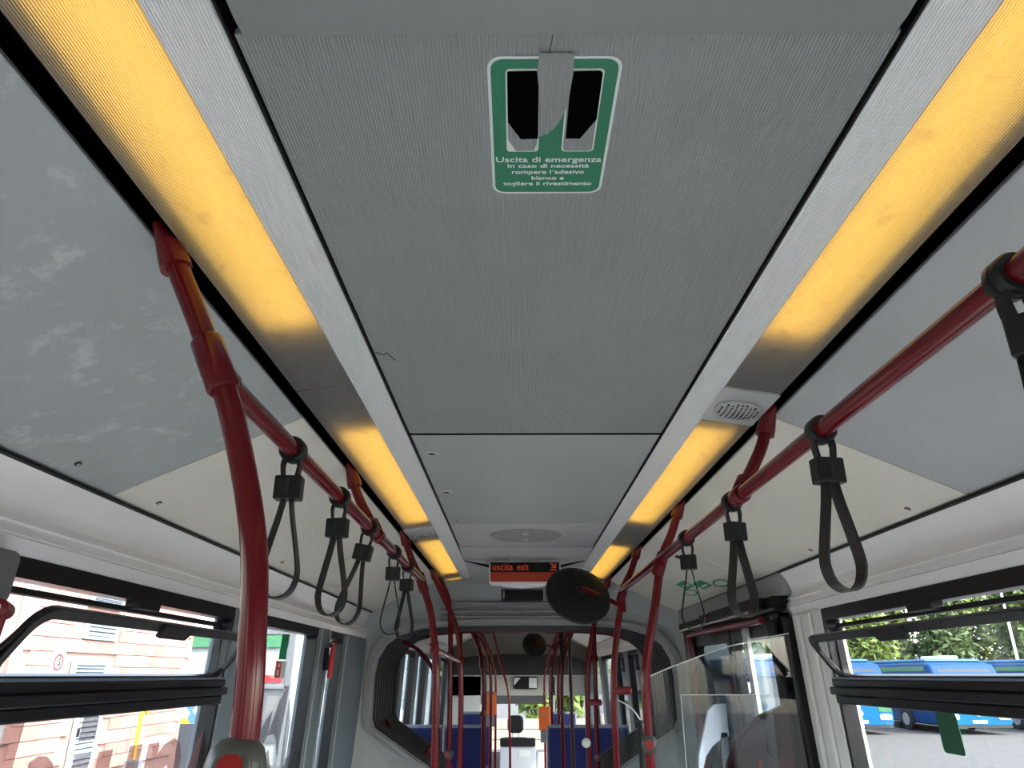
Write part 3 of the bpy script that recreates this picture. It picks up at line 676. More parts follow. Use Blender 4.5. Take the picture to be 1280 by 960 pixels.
bp_ = pole('thick red grab pole nearest the viewer on the left, with a stop button', [(-.607, yB, 2.235), (-.568, yB, 2.161), (-.515, yB, 2.055), (-.478, yB, 1.974), (-.438, yB, 1.855), (-.417, yB, 1.766), (-.406, yB, 1.663), (-.400, yB, 1.558), (-.398, yB, 1.3), (-.398, yB, .7), (-.398, yB, .012)], .0182,
     rail=((-.516, yB, 2.057), (-.09, 0, .187)), br=((-.630, yB, 2.288), (-.604, yB, 2.225)))
m = MB().tube([(-.517, yB + .005, 2.05), (-.518, yB + .06, 2.05)], .0225, 14).build('rail_socket', RED, bp_, smooth=True)
# moulded grey stop button body wrapped round the pole
prof_ = []
c = Vector((-.406, yB - .002, 1.504))
b = MB().lathe([(.006, -.046), (.022, -.042), (.032, -.032), (.037, -.015), (.038, 0), (.037, .015), (.032, .032), (.022, .042), (.006, .046)], c, (0, 0, 1), 32).build('stop_button', BTN, bp_, smooth=True)
for k in (18, 36, 56, 78):
    a = R(k + 12); pts = []
    for j in range(-6, 7):
        el = R(j*11.5); rr = .0385
        pts.append(c + Vector((math.sin(a)*math.cos(el)*rr, -math.cos(a)*math.cos(el)*rr, math.sin(el)*.0455)))
    MB().tube(pts, .0009, 6, sm=False).build('groove', BTNL, b)
ax = Vector((.12, -.93, .36)).normalized()
MB().lathe([(.022, .030), (.021, .037), (.0165, .039)], c, ax, 28).build('button_bezel', BTN, b, smooth=True)
MB().lathe([(.0165, .036), (.0155, .0405), (.010, .042), (.001, .0425)], c, ax, 28).build('push_disc', REDB, b, smooth=True)

def down(x, y, zs=(1.3, .7, .012)): return [(x, y, z) for z in zs]
pole('red grab pole on the right with grey stop button, at the glass screen', [(.607, 2.97, 2.23), (.575, 2.97, 2.15), (.528, 2.97, 2.05), (.489, 2.97, 1.868), (.446, 2.97, 1.689), (.433, 2.97, 1.56)] + down(.432, 2.97), rail=((.523, 2.97, 2.035), (.05, 0, .14)), br=((.630, 2.97, 2.288), (.604, 2.97, 2.225)), btn=((.432, 2.955, 1.385), .030))
pB = pole('red grab pole on the right that carries the large round mirror', [(.607, 4.08, 2.23), (.575, 4.08, 2.15), (.528, 4.08, 2.05), (.477, 4.08, 1.80), (.449, 4.08, 1.56)] + down(.445, 4.08), rail=((.523, 4.08, 2.035), (.05, 0, .14)), br=((.630, 4.08, 2.288), (.604, 4.08, 2.225)))
MB().box(.445, .545, 4.062, 4.098, 1.525, 1.565).build('screen_clip', REDP, pB, bevel=.012)
pole('red grab pole at the forward end of the left handrail', [(-.607, 3.63, 2.23), (-.575, 3.63, 2.15), (-.525, 3.63, 2.05), (-.47, 3.63, 1.893), (-.437, 3.63, 1.67), (-.428, 3.63, 1.42)] + down(-.427, 3.63, (1.1, .6, .012)), rail=((-.521, 3.63, 2.04), (-.05, 0, .14)), br=((-.630, 3.63, 2.288), (-.604, 3.63, 2.225)), holders=(((-.447, 3.63, 1.74), (-.1, 0, 1)),))
pole('second red grab pole on the left, joined by a short crossbar', [(-.607, 5.0, 2.23), (-.568, 5.0, 2.15), (-.50, 5.0, 2.02), (-.435, 5.0, 1.842), (-.412, 5.0, 1.54)] + down(-.408, 5.0, (1.1, .6, .012)), br=((-.630, 5.0, 2.288), (-.604, 5.0, 2.225)), holders=(((-.420, 5.0, 1.71), (-.05, 0, 1)),))
pole('straight red grab pole on the left before the articulation, with stop button', [(-.60, 5.4, 2.25), (-.545, 5.4, 2.12), (-.525, 5.4, 1.9), (-.515, 5.4, 1.5)] + down(-.51, 5.4, (1.1, .6, .012)), btn=((-.51, 5.385, 1.13), .030), br=((-.630, 5.4, 2.288), (-.604, 5.4, 2.225)), holders=(((-.523, 5.4, 1.75), (0, 0, 1)),))
cb = thing('crossbar', 'short red crossbar linking two left grab poles', 'grab bar', (-.43, 4.3, 1.75))
MB().tube([(-.447, 3.66, 1.735), (-.421, 4.97, 1.70)], .013, 12, sm=False).build('bar_tube', RED, cb, smooth=True)
MB().tube([(-.421, 5.03, 1.70), (-.523, 5.37, 1.74)], .013, 12, sm=False).build('bar_tube', RED, cb, smooth=True)
pF = pole('red grab pole on the right in front of the bellows with a pale button', [(.607, 5.45, 2.23), (.56, 5.45, 2.10), (.50, 5.45, 1.95), (.452, 5.45, 1.70), (.436, 5.45, 1.48)] + down(.436, 5.45, (1.1, .6, .012)), br=((.630, 5.45, 2.288), (.604, 5.45, 2.225)), holders=(((.459, 5.45, 1.74), (.1, 0, 1)),))
MB().box(.436, .535, 5.432, 5.468, 1.425, 1.465).build('screen_clip', REDP, pF, bevel=.012)
MB().lathe([(.028, -.02), (.032, 0), (.028, .02), (.008, .032)], (.415, 5.43, 1.195), (-.1, -1, .1), 20).build('pale_button', STWHITE, pF, smooth=True)
pole('thin red grab pole on the right standing inside the articulation', [(.55, 5.95, 1.98), (.548, 5.95, 1.7), (.542, 5.95, 1.45)] + down(.54, 5.95, (1.1, .6, .012)), btn=((.54, 5.935, 1.06), .026), holders=(((.549, 5.95, 1.74), (0, 0, 1)),))
# front-section poles: two receding rows
k = 0
for s in (-1, 1):
    MB_r = thing('handrail', 'red overhead handrail of the front section on the ' + ('left' if s < 0 else 'right'), 'handrail', (s*.50, 9, 2.05))
    MB().tube([(s*.50, 7.2, 2.05), (s*.50, 11.7, 2.05)], .015, 10, sm=False).build('rail_tube', RED, MB_r, smooth=True)
    for i, y in enumerate((7.2, 8.35, 9.3, 10.4, 11.6)):
        x1 = .36 + (.03 if i % 2 else 0)
        btn = ((s*x1, y - .015, 1.30 + .06*(i % 3)), .026) if i % 2 == 0 else None
        pole('red grab pole of the front section, %s row, %s from the articulation' % ('left' if s < 0 else 'right', ('first', 'second', 'third', 'fourth', 'fifth')[i]),
             [(s*.59, y, 2.26), (s*.54, y, 2.14), (s*.50, y, 2.05), (s*(x1+.05), y, 1.85), (s*(x1+.01), y, 1.65), (s*x1, y, 1.45)] + down(s*x1, y, (1.1, .6, .012)), .0165, btn=btn, br=((s*.628, y, 2.288), (s*.59, y, 2.235)), holders=(((s*.50, y, 2.05), (0, 1, 0)), ((s*(x1+.02), y, 1.70), (0, 0, 1))))
pole('dark red slim pole in the middle of the articulation, right of the aisle', [(.42, 6.9, 2.26), (.42, 6.9, 1.9), (.425, 6.9, 1.3), (.43, 6.9, .6), (.43, 6.9, .012)], .0155, m=mat('dark_red_coat', (.07, .006, .012), .35))
pole('slim dark red pole left of the driver cab', [(-.42, 11.9, 2.26), (-.30, 11.9, 1.8), (-.18, 11.9, 1.4), (-.16, 11.9, 1.0), (-.15, 11.9, .5), (-.15, 11.9, .012)], .018)

# ---- hanging straps
def band(mb, pts, half, th, cl=False):     # strip in local XZ with width along Y
    P = catmull([Vector((p[0], 0, p[1])) for p in pts], 5); n = len(P); rows = []
    for i, p in enumerate(P):
        d = (P[min(i+1, n-1)] - P[max(i-1, 0)]).normalized(); nn = Vector((d.z, 0, -d.x)) * th
        rows.append([p + nn + Vector((0, half, 0)), p + nn - Vector((0, half, 0)), p - nn - Vector((0, half, 0)), p - nn + Vector((0, half, 0))])
    return mb.loft(rows)
def make_strap():
    t = thing('hanging_strap', '', 'strap')
    g = MB(); g.lathe([(RR+.0005, -.016), (.0245, -.016), (.027, -.012), (.027, -.002), (.025, -.001), (.025, .001), (.027, .002), (.027, .012), (.0245, .016), (RR+.0005, .016)], (0, 0, 0), (0, 1, 0), 24, caps=False)
    g.build('sliding_ring', SGREY, t, smooth=True)
    m = MB(); band(m, [(-.014, -.018), (-.017, -.034), (-.013, -.062)], .011, .0022); band(m, [(.014, -.018), (.017, -.034), (.013, -.062)], .011, .0022); m.build('ring_link', SGREY, t, smooth=True)
    m = MB(); m.prism(rrect(-.027, .027, -.022, .022, .006, 3), lambda p, q: (p[0], p[1]*.75, q), -.056, -.104); bk = m.build('buckle_block', SGREY, t, bevel=.003)
    MB().box(-.003, .003, -.0175, -.0165, -.095, -.065).build('block_mark', BTNL, bk)
    lo = MB(); band(lo, [(-.007, -.100), (-.014, -.14), (-.025, -.19), (-.034, -.235), (-.034, -.258), (-.026, -.280), (-.010, -.2925), (.010, -.2925), (.026, -.280), (.034, -.258), (.034, -.235), (.025, -.19), (.014, -.14), (.007, -.100)], .0150, .0018)
    lo.build('strap_loop', SGREY, t, smooth=True)
    return t
proto = make_strap()
straps = [(1, .735, 0, 42, 0, 'black hanging strap at the right picture edge, nearest the viewer'),
          (1, 1.30, 0, 10, 0, 'black hanging strap second from the right edge, with broad loop over the pale coving'),
          (1, 1.905, 0, 22, 0, 'black hanging strap on the right by the ceiling bracket, in front of the door motor'),
          (1, 2.46, 0, -16, 0, 'thin looking hanging strap on the right in front of the green ceiling markings'),
          (-1, 1.425, 0, 2, 0, 'hanging strap on the left nearest the thick red pole, with a worn pale patch'),
          (-1, 1.85, 0, -10, 0, 'second hanging strap from the thick red pole on the left'),
          (-1, 2.26, 11, -8, 0, 'crooked hanging strap on the left, swung towards its neighbour'),
          (-1, 2.75, 0, 6, 0, 'fourth hanging strap on the left, wide grey loop'),
          (-1, 3.11, 0, -14, 0, 'last hanging strap on the left, next to the forward pole')]
for i, (s, y, rock, tw, _, lab) in enumerate(straps):
    o = proto if i == 0 else copy_tree(proto)
    o.location = (s*RX, y, RZ); o.rotation_euler = (0, R(rock), 0); o['label'] = lab; o['group'] = 'hanging straps on the handrails'
    for ch in o.children:
        if ch.name.startswith(('strap_loop', 'buckle_block')): ch.rotation_euler = (0, 0, R(tw))
    if i == 4:
        wp = MB(); band(wp, [(-.0335, -.215), (-.0352, -.235), (-.0352, -.258), (-.031, -.272)], .0128, .0024)
        q = wp.build('worn_patch', SGREY2, o, smooth=True); q.rotation_euler = (0, 0, R(tw))

# ---- glass screens by the door
gs = thing('glass_screen', 'clear glass screen with sloping top edge beside the right door', 'glass screen', (.8, 3.25, .3))
top = catmull([Vector((.46, 1.60, 0)), Vector((.60, 1.655, 0)), Vector((.85, 1.735, 0)), Vector((1.10, 1.785, 0))], 5)
MB().prism([(p.x, p.y) for p in top] + [(1.12, .35), (.46, .35)], lambda p, t: (p[0], t, p[1]), 3.24, 3.246).build('pane', GLS, gs)
MB().tube([(p.x, 3.243, p.y) for p in top], .0032, 6, sm=False).build('polished_edge', mat('glass_edge', (.55, .62, .60), .2), gs)
MB().box(.612, .976, 3.20, 3.206, .4, 1.545).build('inner_pane', GLS, gs)
m = MB(); m.box(.612, .976, 3.199, 3.207, 1.5445, 1.547); m.box(.611, .613, 3.199, 3.207, .4, 1.546); m.build('inner_pane_edge', MATS['glass_edge'], gs)
for z in (.5, 1.0): MB().box(.43, .475, 3.22, 3.262, z, z + .05).build('screen_clip', REDP, gs, bevel=.006)
MB().tube([(.445, 3.243, .012), (.445, 3.243, 1.45)], .012, 10, sm=False).build('edge_post', BLACK, gs, smooth=True)
g2 = thing('glass_screen', 'farther glass screen with curved edge behind the mirror pole', 'glass screen', (.7, 4.4, .3))
cur = catmull([Vector((.47, 1.50, 0)), Vector((.55, 1.45, 0)), Vector((.61, 1.33, 0)), Vector((.64, 1.1, 0)), Vector((.65, .8, 0))], 5)
MB().prism([(.46, .35)] + [(p.x, p.y) for p in reversed(cur)][::1] + [(.46, 1.51)], lambda p, t: (p[0], t, p[1]), 4.10, 4.106).build('pane', GLS, g2)
MB().tube([(p.x, 4.103, p.y) for p in cur], .004, 6, sm=False).build('polished_edge', MATS['glass_edge'], g2)
# maroon and pale lilac solids added to imitate unclear reflections in the glass
mr = thing('maroon_reflection_solid', 'maroon rounded solid imitating a reflection in the glass screen', 'backrest', (.95, 3.42, .5))
MB().prism([(.76, .8), (.80, 1.10), (.83, 1.27), (.90, 1.39), (.99, 1.46), (1.10, 1.50), (1.12, 1.50), (1.12, .8)], lambda p, t: (p[0], t, p[1]), 3.40, 3.46).build('reflection_body', MAROON, mr, bevel=.012)
MB().prism(rrect(1.0, 1.06, 1.30, 1.46, .028), lambda p, t: (p[0], t, p[1]), 3.385, 3.402).build('reflection_inset', mat('maroon_dark', (.06, .012, .018), .6), mr)
MB().box(.9, .95, 3.41, 3.45, 0, .82).build('support', BLACK, mr)
MB().tube([(.90, 3.37, 1.16), (.945, 3.37, 1.22), (.955, 3.37, 1.29)], .008, 8).build('red_lever', REDS, mr, smooth=True)
wp = thing('lilac_reflection_solid', 'pale lilac sheet with curved lower edge imitating a reflection in the glass at the right door', 'panel', (1.02, 4.55, .5))  # added sheet in place of a pale reflection, no real panel
arc = [(.968, 1.05), (.975, 1.13), (1.0, 1.20), (1.04, 1.25), (1.09, 1.285), (1.14, 1.30)]
MB().prism([(1.14, 1.47), (1.07, 1.465), (1.03, 1.43), (.955, 1.20), (.945, 1.05)] + arc, lambda p, t: (p[0], t, p[1]), 4.50, 4.53).build('reflection_sheet', LILAC, wp, bevel=.006)
MB().box(1.09, 1.13, 4.50, 4.53, 0, 1.32).build('reflection_post', SEATG, wp)
# tall dark box cushion beyond, near the bellows on the right
# ---- emergency hammers
def hammer(s, y, z, label, sc=1.0, d=.03):
    x = s*(wx(z) - d); t = thing('emergency_hammer', label, 'hammer', (x, y, z))
    MB().box(*sorted((x, x + s*.02)), y - .03*sc, y + .03*sc, z - .09*sc, z + .03*sc).build('holder', BLACK, t, bevel=.006)
    MB().tube([(x - s*.018, y - .005, z - .13*sc), (x - s*.020, y, z - .03*sc), (x - s*.022, y + .005, z + .04*sc)], .014*sc, 10).build('handle', REDS if sc > .9 and y > 2 else REDP, t, smooth=True)
    MB().lathe([(.012*sc, -.034*sc), (.02*sc, -.03*sc), (.02*sc, .03*sc), (.012*sc, .034*sc)], (x - s*.022, y + .005, z + .05*sc), (-.35, 1, -.1), 14).build('hammer_head', REDP, t, smooth=True)
    MB().lathe([(.007*sc, 0), (.006*sc, .014*sc)], (x - s*.022 + .011, y + .005 - .033*sc, z + .053*sc), (-.3, -1, 0), 10).build('steel_tip', SCREW, t, smooth=True)
hammer(-1, 1.50, 1.70, 'red emergency hammer in its holder at the left picture edge', .85, .06)
hammer(-1, 4.43, 1.735, 'red emergency hammer on the left pillar between two windows', 1.0, .03)
# ---- stickers on panes and ceiling slope
def pane_sticker(s, pts, label, m, d=-.018, name='window_sticker'):
    c = (s*wx(pts[0][1]), pts[0][0], min(p[1] for p in pts)); o = MB().prism(pts, wall_fn(s), d, d - .0015).build(name, m, loc=c); tag(o, label, 'sticker'); return o
pane_sticker(1, rrect(2.278, 2.388, 1.408, 1.518, .012), 'dark green square sticker on the lower right window pane', DGREEN)
pane_sticker(-1, [(3.672, 1.69), (3.785, 1.692), (3.775, 1.806), (3.672, 1.804)], 'green strip sticker at the top of the left window', mat('sticker_mid_green', (.0, .25, .10), .5))
rs = thing('window_sticker', 'white sticker with red pictogram below the green strip on the left window', 'sticker', (-1.17, 3.72, 1.606))
MB().prism([(3.64, 1.606), (3.802, 1.606), (3.802, 1.684), (3.64, 1.684)], wall_fn(-1), -.0195, -.018).build('white_sheet', STWHITE, rs)
MB().prism([(3.65, 1.61), (3.725, 1.61), (3.725, 1.68), (3.65, 1.68)], wall_fn(-1), -.0176, -.0165).build('red_field', REDS, rs)
m = MB(); m.prism([(3.675, 1.655), (3.70, 1.655), (3.70, 1.672), (3.675, 1.672)], wall_fn(-1), -.016, -.0155); m.prism([(3.668, 1.618), (3.695, 1.618), (3.695, 1.645), (3.668, 1.64)], wall_fn(-1), -.016, -.0155); m.build('pictogram', STWHITE, rs)
# green exit markings on the right slope: two rings, two bars
ex = thing('exit_marking', 'green and white emergency marking on the right ceiling slope above the door', 'sticker', tuple(on_cove(.8, 4.3, .002)))
for a, b, c_, d_ in ((.60, .74, 4.42, 4.62), (.70, .84, 4.20, 4.40)):
    MB().prism([(a, c_), (b, c_), (b, d_), (a, d_)], lambda p, t: on_cove(p[0], p[1], t), .0012, .002).build('green_bar', mat('marking_green', (.0, .26, .10), .5), ex)
MB().prism([(.66, 4.44), (.70, 4.44), (.70, 4.58), (.66, 4.58)], lambda p, t: on_cove(p[0], p[1], t), .002, .0026).build('white_glyph', STWHITE, ex)
MB().prism([(.78, 4.24), (.81, 4.24), (.81, 4.36), (.78, 4.36)], lambda p, t: on_cove(p[0], p[1], t), .002, .0026).build('white_glyph', STWHITE, ex)
for cu_, cy_ in ((.80, 4.66), (.86, 4.06)):
    oo = [(cu_ + .07*math.cos(2*math.pi*k/24), cy_ + .12*math.sin(2*math.pi*k/24)) for k in range(24)]
    ii = [(cu_ + .05*math.cos(2*math.pi*k/24), cy_ + .095*math.sin(2*math.pi*k/24)) for k in range(24)]
    ring(MB(), lambda p, t: on_cove(p[0], p[1], t), oo, ii, .0012, .002).build('green_ring', MATS['marking_green'], ex)
# translucent grey film letters on the lower left pane
LF = film('letter_film', (.22, .12, .13), .50)
lt = thing('window_lettering', 'big translucent dark letters stuck on the lower left window pane', 'lettering', (-1.2, 2.3, 1.1))
def film_poly(pts, name='letter', d=-.022): return MB().prism(pts, wall_fn(-1), d, d - .0008).build(name, LF, lt)
def arch(cx, cz, ro, ri, a0, a1, n=12, k=1.0):
    return [(cx + ro*k*math.cos(R(a0 + (a1-a0)*i/n)), cz + ro*math.sin(R(a0 + (a1-a0)*i/n))) for i in range(n+1)] + [(cx + ri*k*math.cos(R(a1 + (a0-a1)*i/n)), cz + ri*math.sin(R(a1 + (a0-a1)*i/n))) for i in range(n+1)]
film_poly([(1.728, 1.0), (1.728, 1.530), (1.845, 1.530), (1.845, 1.0)])
film_poly(arch(1.945, 1.24, .20, .10, -80, 110, k=.62))
film_poly([(2.095, 1.458), (2.175, 1.458), (2.168, 1.528), (2.095, 1.528)]); film_poly([(2.095, 1.0), (2.174, 1.0), (2.174, 1.424), (2.095, 1.424)])
film_poly([(2.214, 1.1), (2.289, 1.1), (2.289, 1.424), (2.214, 1.424)]); film_poly([(2.386, 1.0), (2.464, 1.0), (2.464, 1.424), (2.386, 1.424)])
film_poly([(2.507, 1.0), (2.507, 1.42), (2.58, 1.42), (2.585, 1.385), (2.62, 1.41), (2.69, 1.424), (2.74, 1.405), (2.77, 1.36), (2.77, 1.0), (2.70, 1.0), (2.70, 1.31), (2.67, 1.345), (2.62, 1.33), (2.585, 1.28), (2.585, 1.0)])
film_poly([(2.80, 1.0), (2.82, 1.25), (2.86, 1.36), (2.925, 1.43), (2.925, 1.34), (2.89, 1.25), (2.88, 1.0)])
L2 = film('letter_film_grey', (.10, .10, .11), .45)
l2 = thing('window_lettering', 'spiky translucent grey lettering on the left window beyond the red pole', 'lettering', (-1.2, 3.8, 1.1))
for pts in ([(3.50, 1.37), (3.57, 1.385), (3.72, 1.47), (3.70, 1.36), (3.66, 1.33)], [(3.70, 1.36), (3.80, 1.50), (3.885, 1.57), (3.93, 1.57), (3.90, 1.25), (3.84, 1.33), (3.80, 1.36)], [(3.96, 1.52), (4.04, 1.40), (4.05, 1.23), (4.20, 1.26), (4.10, 1.17), (4.02, 1.15), (3.98, 1.22)], [(3.55, 1.05), (3.62, 1.24), (3.75, 1.30), (3.86, 1.16), (3.78, 1.02)]):
    MB().prism(pts, wall_fn(-1), -.022, -.0228).build('letter', L2, l2)

# ---- seats of the front section
def make_seat():
    t = thing('bus_seat', '', 'seat')
    m = MB(); P = [(.02, .40), (-.02, .46), (-.05, .80), (-.085, 1.10), (-.08, 1.155), (-.055, 1.16), (-.02, 1.10), (.02, .80), (.05, .46)]
    m.prism(P, lambda p, q: (q, p[0], p[1]), -.205, .205); m.build('back_shell', SEATG, t, bevel=.015)
    MB().prism([(-.045, .50), (-.075, .80), (-.105, 1.08), (-.10, 1.125), (-.08, 1.13), (-.05, .80), (-.02, .50)], lambda p, q: (q, p[0], p[1]), -.185, .185).build('back_cushion', BLUES, t, bevel=.015)
    MB().box(-.19, .19, -.44, -.02, .40, .47).build('seat_cushion', BLUES, t, bevel=.02)
    MB().box(-.2, .2, -.44, .02, .37, .40).build('seat_pan', SEATG, t, bevel=.008)
    for x in (-.15, .15): MB().tube([(x, -.2, .38), (x, -.2, 0)], .018, 8, sm=False).build('leg', SEATG, t)
    return t
sp = make_seat()
spots = [(-1.005, 8.1, 'blue seat at the left window, first row past the bellows'), (-.585, 8.1, 'blue seat on the aisle, left of it, first row past the bellows'),
         (.455, 8.1, 'blue seat on the aisle, right of it, first row past the bellows'), (.875, 8.1, 'blue seat at the right window, first row past the bellows'),
         (-.60, 10.9, 'far blue aisle seat on the left, second row'), (.56, 10.9, 'far blue aisle seat on the right, second row')]
for i, (x, y, lab) in enumerate(spots):
    o = sp if i == 0 else copy_tree(sp)
    o.location = (x, y, 0); o['label'] = lab; o['group'] = 'blue seats of the front section'
# driver cab: partition, dashboard block, driver seat headrest, mirror, ticket machines
dc = thing('driver_partition', 'pale grey cab partition with a small notice at the end of the aisle', 'partition', (0, 12.4, 0))
MB().box(-.31, .25, 12.40, 12.44, 0, .60).build('panel', mat('partition_pale', (.55, .58, .62), .45), dc, bevel=.01)
MB().box(.26, .50, 12.40, 12.44, 0, .52).build('gate', mat('partition_blue', (.48, .54, .62), .45), dc, bevel=.01)
MB().box(-.31, .24, 12.36, 12.44, .60, .72).build('top_rail', BLACK, dc, bevel=.02)
MB().box(-.02, .16, 12.392, 12.40, .46, .55).build('notice', STWHITE, dc)
hs = thing('driver_seat', 'black driver seat with rounded headrest behind the partition', 'seat', (-.10, 12.8, 0))
MB().prism(rrect(-.20, .06, .76, 1.02, .08), lambda p, t: (p[0], t, p[1]), 12.76, 12.84).build('headrest', BLACK, hs, bevel=.03)
MB().prism(rrect(-.30, .16, .2, .70, .08), lambda p, t: (p[0], t, p[1]), 12.76, 12.88).build('backrest', BLACK, hs, bevel=.03)
for x in (-.12, -.02): MB().tube([(x, 12.8, .68), (x, 12.8, .78)], .012, 8).build('headrest_post', SCREW, hs)
MB().box(-.28, .14, 12.80, 13.2, .0, .28).build('seat_base', BLACK, hs)
im = thing('cab_mirror', 'interior mirror with black frame on the cream panel above the windscreen', 'mirror', (.10, 13.25, 1.42))
MB().prism(rrect(-.11, .31, 1.40, 1.60, .04), lambda p, t: (p[0], t, p[1]), 13.24, 13.28).build('frame', BLACK, im)
MB().prism([(.16, 1.42), (.295, 1.42), (.295, 1.58), (.16, 1.58)], lambda p, t: (p[0], t, p[1]), 13.232, 13.24).build('glass', WHITE, im)
MB().prism([(-.095, 1.46), (-.09, 1.58), (.02, 1.58)], lambda p, t: (p[0], t, p[1]), 13.232, 13.24).build('glass', WHITE, im)
for x, y, z, lab, w_ in ((.31, 10.35, 1.10, 'orange ticket machine on the right front pole', .15), (-.40, 10.38, 1.28, 'orange ticket machine on the left front pole', .16)):
    t = thing('ticket_machine', lab, 'ticket machine', (x, y, z - .14))
    MB().box(x - w_/2, x + w_/2, y - .1, y, z - .14, z + .14).build('body', mat('machine_orange', (.8, .14, .02), .4), t, bevel=.015)
    MB().box(x - w_/2 + .02, x + w_/2 - .02, y - .105, y - .098, z + .02, z + .10).build('face_plate', mat('machine_face', (.75, .20, .06), .4), t)
    MB().box(x - w_/2 + .02, x + w_/2 - .02, y - .08, y - .02, z - .28, z - .14).build('lower_housing', SEATG, t)

# ================================================================== OUTSIDE
GZ = -.45
asph = mat('pale_asphalt', (.085, .084, .083), .95, spec=.2, noise=.12, nscale=3, bump=.3, bscale=40)
gr = struct('ground', 'pale sunlit asphalt of the bus depot yard', 'ground', (0, 0, GZ))
MB().box(-60, 80, -40, 90, GZ - .1, GZ).build('asphalt', asph, gr)
# ---- pink block building
PK = [mat('pink_block_%d' % i, c, .85, noise=.06, nscale=2) for i, c in enumerate(((.46, .24, .20), (.50, .28, .235), (.42, .205, .17), (.53, .32, .28)))]
MORT = mat('mortar', (.42, .25, .21), .9)
LOUV = mat('louvre_grey_blue', (.27, .32, .36), .5)
BX = -7.0
pb = thing('block_building', 'pink block walled depot building with grey louvres outside the left window', 'building', (BX, 13.5, GZ))
MB().box(BX - 1.6, BX - .03, 10.72, 16.45, GZ, 4.6).build('wall_core', MORT, pb)
MB().box(BX - .06, BX + .03, 10.62, 10.72, GZ, 4.6).build('corner_post', mat('corner_pale', (.55, .58, .62), .6), pb)
opens = [(12.18, 13.2, 2.16, 2.47), (12.18, 13.2, 2.66, 2.86), (12.05, 13.05, 1.55, 1.82), (12.45, 13.16, GZ, 1.35)]
blk_me = []
for i in range(4): blk_me.append(MB().box(0, .045, .006, .394, .006, .194).mesh('block', PK[i]))
rnd = random.Random(3)
for r_ in range(19):
    z = GZ + .2 * r_
    if z < .1 or z > 3.05: continue
    for c_ in range(-1, 15):
        y = 10.73 + .4*c_ + (.2 if r_ % 2 else 0)
        if y < 10.72 or y + .4 > 16.47: continue
        if any(y + .4 > a and y < b and z + .2 > e and z < f for a, b, e, f in opens): continue
        o = bpy.data.objects.new('block', blk_me[rnd.choice((0, 0, 1, 1, 2, 3))]); COL.objects.link(o); o.parent = pb; o.location = (-.04 + rnd.uniform(0, .004), y - 13.5, z - GZ)
for i, (a, b, e, f) in enumerate(opens):
    nm = 'louvre_door' if i == 3 else 'louvre_window'
    lo = ring(MB(), lambda p, d: (BX + d, p[0], p[1]), rrect(a, b, e, f, .01), rrect(a+.07, b-.07, e+.05, f-.05, .01), -.04, .04).build(nm, LOUV, pb)
    MB().box(BX - .03, BX - .02, a, b, e, f).build('louvre_back', SEATG, lo)
    n = max(3, int((f - e - .1) / .075)); hz = (f - e - .1) / n
    for k in range(n):
        z = e + .05 + hz*k
        MB().prism([(.0, z + hz*.95), (.028, z + hz*.15), (.032, z + hz*.22), (.004, z + hz)], lambda p, t: (BX + p[0] - .005, t, p[1]), a + .07, b - .07).build('slat', LOUV, lo)
MB().box(BX + .04, BX + .07, 12.50, 12.53, .72, .84).build('door_handle', BLACK, pb)
sg = thing('speed_sign', 'white sign with red ring and number 15 on the pink wall', 'sign', (BX + .05, 11.6, 1.62))
MB().box(BX + .012, BX + .03, 11.47, 11.76, 1.62, 1.97).build('plate', STWHITE, sg)
oo = [(11.615 + .12*math.cos(2*math.pi*k/24), 1.80 + .12*math.sin(2*math.pi*k/24)) for k in range(24)]
ii = [(11.615 + .09*math.cos(2*math.pi*k/24), 1.80 + .09*math.sin(2*math.pi*k/24)) for k in range(24)]
ring(MB(), lambda p, d: (BX + d, p[0], p[1]), oo, ii, .03, .036).build('red_ring', REDS, sg)
placed('15', .15, 11.615, 1.80, .11, BLACK, sg, frame4((BX + .034, 0, 0), (0, 1, 0), (0, 0, 1), (1, 0, 0)), .004)
yp = thing('yellow_post', 'yellow standpipe post with hooked top against the pink wall', 'post', (BX + .25, 14.1, GZ))
MB().tube([(BX + .25, 14.1, GZ), (BX + .25, 14.1, .9), (BX + .25, 14.14, 1.02), (BX + .25, 14.24, 1.05), (BX + .25, 14.30, .98)], .035, 10).build('pipe', mat('yellow_paint', (.75, .42, .03), .5), yp, smooth=True)
MB().box(BX + .15, BX + .36, 13.98, 14.22, GZ, .25).build('base_box', SEATG, yp, bevel=.02)
ps = thing('poster_stand', 'colourful poster stand with dark base beyond the pink building', 'poster', (-7.3, 17.6, GZ))
pm = bpy.data.materials.new('poster_colours'); pm.use_nodes = True; nt = pm.node_tree
vo = nt.nodes.new('ShaderNodeTexVoronoi'); vo.inputs['Scale'].default_value = 5; cr = nt.nodes.new('ShaderNodeValToRGB'); tc = nt.nodes.new('ShaderNodeTexCoord')
nt.links.new(tc.outputs['Object'], vo.inputs['Vector']); sp_ = nt.nodes.new('ShaderNodeSeparateColor'); nt.links.new(vo.outputs['Color'], sp_.inputs[0]); nt.links.new(sp_.outputs[0], cr.inputs[0])
cr.color_ramp.interpolation = 'CONSTANT'; el = cr.color_ramp.elements; el[0].color = (.65, .50, .05, 1); el[1].position = .35; el[1].color = (.45, .10, .03, 1)
for p_, c_ in ((.55, (.10, .25, .55, 1)), (.7, (.62, .55, .10, 1)), (.85, (.5, .6, .6, 1))):
    e_ = el.new(p_); e_.color = c_
nt.links.new(cr.outputs[0], nt.nodes['Principled BSDF'].inputs['Base Color'])
MB().box(-7.9, -6.75, 17.6, 17.66, .62, 1.45).build('poster', pm, ps); MB().box(-7.95, -6.7, 17.6, 17.9, GZ, .62).build('base', mat('slate', (.07, .08, .10), .6), ps, bevel=.02)
